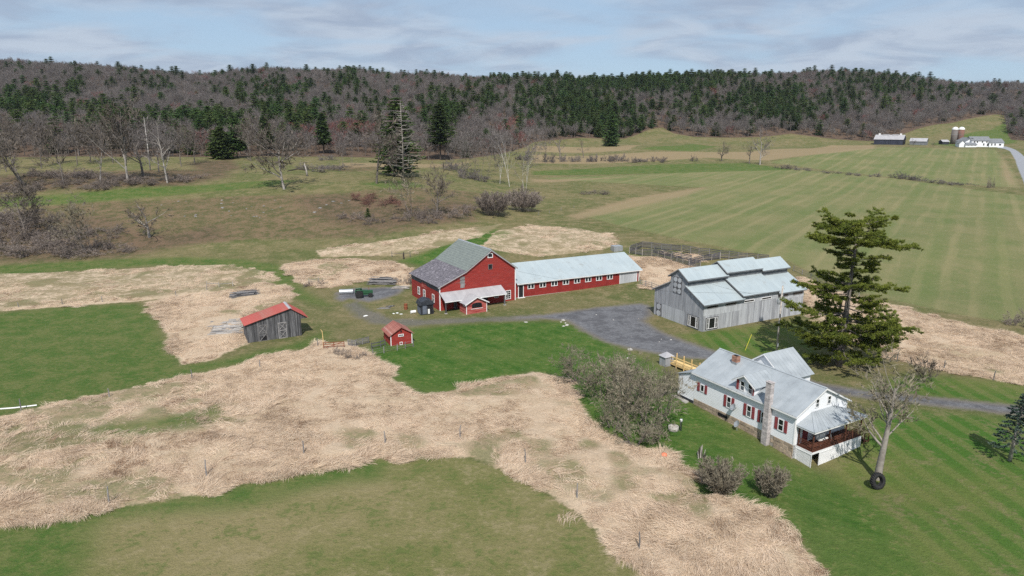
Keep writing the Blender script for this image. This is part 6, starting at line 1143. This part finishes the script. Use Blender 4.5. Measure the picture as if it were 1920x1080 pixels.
b = MB(); b.lathe([(.02, 0), (.26, .03), (.34, .2), (.3, .42), (.1, .5), (.02, .5)], (0, 0, 0), 14); tag(b.obj('buoy', 'orange_plastic', None, True, loc=G(1245, 857)), 'orange plastic ball in the dead grass by the lawn', 'ball')
TP = G(1644, 915); ty = T('old_tractor_tyre', 'big black tractor tyre leaning on the maple trunk', 'tyre', TP, R(0)); b = MB(); axis = nrm((.28, -.93, .25)); Rt = .86; prof_ = [(Rt * .52, -.2), (Rt * .8, -.24), (Rt * .97, -.17), (Rt * .97, .17), (Rt * .8, .24), (Rt * .52, .2), (Rt * .58, .12), (Rt * .58, -.12), (Rt * .52, -.2)]
ax_ = np.array(axis); a_ = np.cross(ax_, (1., 0, 0)); a_ /= np.linalg.norm(a_); c_ = np.cross(ax_, a_); n = 32; vs = [np.array((0, 0, Rt * .93)) + ax_ * q + r__ * (math.cos(t) * a_ + math.sin(t) * c_) for r__, q in prof_ for t in np.arange(n) * 2 * math.pi / n]
b.add(vs, [(i * n + j, i * n + (j + 1) % n, (i + 1) * n + (j + 1) % n, (i + 1) * n + j) for i in range(len(prof_) - 1) for j in range(n)]); b.obj('carcass', 'tyre_rubber', ty, True)
b = MB()
for j in range(24):
    t = 2 * math.pi * j / 24; e_ = lambda tt, q, rr_: np.array((0, 0, Rt * .93)) + ax_ * q + rr_ * (math.cos(tt) * a_ + math.sin(tt) * c_); b.beam(e_(t, -.22, Rt * .93), e_(t + .13, 0, Rt * 1.0), .08, .1); b.beam(e_(t + .26, .22, Rt * .93), e_(t + .13, 0, Rt * 1.0), .08, .1)
b.obj('tread', 'tyre_rubber', ty)
# ------------------------------------------------------------------ the farm across the fields
def gabled(par, x0, y0, L, W, wh, rh, wall, roof, ax='x', z0=-1.5, ov=.4):
    U, V = (X_, Y_) if ax == 'x' else (Y_, X_); o = np.array((x0, y0, 0.)); b = MB(); b.prism([(0, z0), (W, z0), (W, wh), (W / 2, rh), (0, wh)], o, V, Z_, U, L); b.obj('wall', wall, par)
    s_ = (rh - wh) / (W / 2)
    for sg in (0, 1):
        b = MB(); v0 = -ov if sg == 0 else W + ov; v1 = W / 2; z_a = wh - ov * s_ + .06; b.add([o + U * -ov + V * v0 + Z_ * z_a, o + U * (L + ov) + V * v0 + Z_ * z_a, o + U * (L + ov) + V * v1 + Z_ * (rh + .06), o + U * -ov + V * v1 + Z_ * (rh + .06)] + [o + U * -ov + V * v0 + Z_ * (z_a + .2), o + U * (L + ov) + V * v0 + Z_ * (z_a + .2), o + U * (L + ov) + V * v1 + Z_ * (rh + .26), o + U * -ov + V * v1 + Z_ * (rh + .26)], [(0, 3, 2, 1), (4, 5, 6, 7), (0, 1, 5, 4), (1, 2, 6, 5), (2, 3, 7, 6), (3, 0, 4, 7)]); b.obj('roof', roof, par)
A1, B1 = G(1638, 271), G(1692, 272); d, L = unit2(A1, B1); fb = T('pole_barn', 'long dark blue pole barn with pale roof and open end across the fields', 'barn', (A1[0], A1[1], min(A1[2], B1[2])), math.atan2(d[1], d[0])); gabled(fb, 0, 0, L, 11, 4.6, 8.2, 'navy_board', 'porch_roof')
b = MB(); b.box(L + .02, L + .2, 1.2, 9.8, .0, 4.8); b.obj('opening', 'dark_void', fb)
for x in (L * .12, L * .86): b = MB(); b.box(x - .7, x + .7, 5, 6.2, 8.2, 9.6); b.obj('cupola', 'white_trim', fb)
for x in (L * .35, L * .68): b = MB(); b.box(x - 2.4, x + 2.4, 4.6, 6.4, 8.0, 8.95); b.obj('ridge_vent', 'porch_roof', fb)
A1 = G(1705, 271); sb = T('tool_shed', 'low grey shed with pale roof beside the dark blue pole barn', 'shed', A1, math.atan2(d[1], d[0])); gabled(sb, 0, 0, 12.5, 8, 2.8, 5.2, 'slate_roof', 'porch_roof')
A1 = G(1767, 271); sb = T('lean_shed', 'tiny open shed with pale roof left of the silos', 'shed', A1, .1); gabled(sb, 0, 0, 6, 5, 2.4, 3.8, 'tarp_dark', 'porch_roof')
for px, m_, lb_ in ((1787, 'silo_stave', 'grey concrete stave silo with white dome'), (1799, 'silo_rust', 'rust stained silo with white dome')):
    P_ = G(px, 270); s_ = pxm(P_); rd_, H_ = 5.3 / s_, 26 / s_; si = T('silo', lb_, 'silo', P_); b = MB(); b.lathe([(rd_, -1), (rd_, H_)], (0, 0, 0), 24); b.obj('barrel', m_, si, True); b = MB(); b.lathe([(rd_ * 1.03, 0)] + [(rd_ * 1.03 * math.cos(t), rd_ * 1.0 * math.sin(t)) for t in np.linspace(.1, 1.5, 7)], (0, 0, H_), 24); b.obj('dome', 'plastic_white', si, True)
    b = MB()
    for k_ in range(9): b.lathe([(rd_ * 1.0, 0), (rd_ * 1.02, .06), (rd_ * 1.0, .12)], (0, 0, H_ * (k_ + .5) / 9), 24)
    b.obj('hoop', 'rust', si)
P_ = G(1798, 276); s_ = 1 / pxm(P_); fh = T('white_farmstead', 'rambling white house with grey roofs beside the silos', 'house', P_, R(-4)); k1 = s_
gabled(fh, 0, 0, 9 * k1, 18 * k1 * .6, 7 * k1, 12 * k1, 'white_siding', 'slate_roof', 'y'); gabled(fh, 14 * k1, 4, 30 * k1, 10, 10 * k1, 17 * k1, 'white_siding', 'slate_roof', 'y', ov=.5); gabled(fh, 24 * k1, 2, 34 * k1, 9, 12 * k1, 19 * k1, 'white_siding', 'slate_roof'); gabled(fh, 55 * k1, 1, 26 * k1, 9, 8.5 * k1, 15 * k1, 'white_siding', 'slate_roof'); gabled(fh, 10 * k1, -1, 20 * k1, 6, 4.5 * k1, 8 * k1, 'white_siding', 'slate_roof')
for x, z, w_, h_ in ((28, 8, 1.2, 1.7), (33, 8, 1.2, 1.7), (42, 8, 1.2, 1.7), (50, 8, 1.2, 1.7), (30, 3, 1.2, 1.8), (45, 3, 1.2, 1.8), (52, 2, 1.4, 2.2)): window(fh, (x * k1, 1.98, z * k1), X_, -Y_, w_, h_)
for x, z, w_, h_ in ((58, 3, 1.2, 1.7), (64, 3, 1.2, 1.7), (72, 3, 2.0, 1.5)): window(fh, (x * k1, .98, z * k1), X_, -Y_, w_, h_)
for x in (14, 20, 26): window(fh, (x * k1, -1.02, 1.2), X_, -Y_, 1.1, 1.0)
b = MB(); b.box(56 * k1, 56 * k1 + 1, 5, 6, 13 * k1, 17.5 * k1); b.obj('chimney', 'brick', fh)


# ------------------------------------------------------------------ the air
hm = bpy.data.materials.new('haze'); hm.use_nodes = True; hn = hm.node_tree; hn.nodes.clear(); ho = hn.nodes.new('ShaderNodeOutputMaterial'); hv_ = hn.nodes.new('ShaderNodeVolumePrincipled')
hv_.inputs['Color'].default_value = (.80, .88, 1.0, 1); hv_.inputs['Density'].default_value = HAZE; hv_.inputs['Anisotropy'].default_value = .2; hn.links.new(hv_.outputs[0], ho.inputs['Volume']); MATS['haze'] = hm
b = MB(); b.box(-9500, 9500, -9500, 9500, -120, 165); tag(b.obj('haze', 'haze'), 'thin blue spring haze over the whole valley', 'haze', kind='stuff')
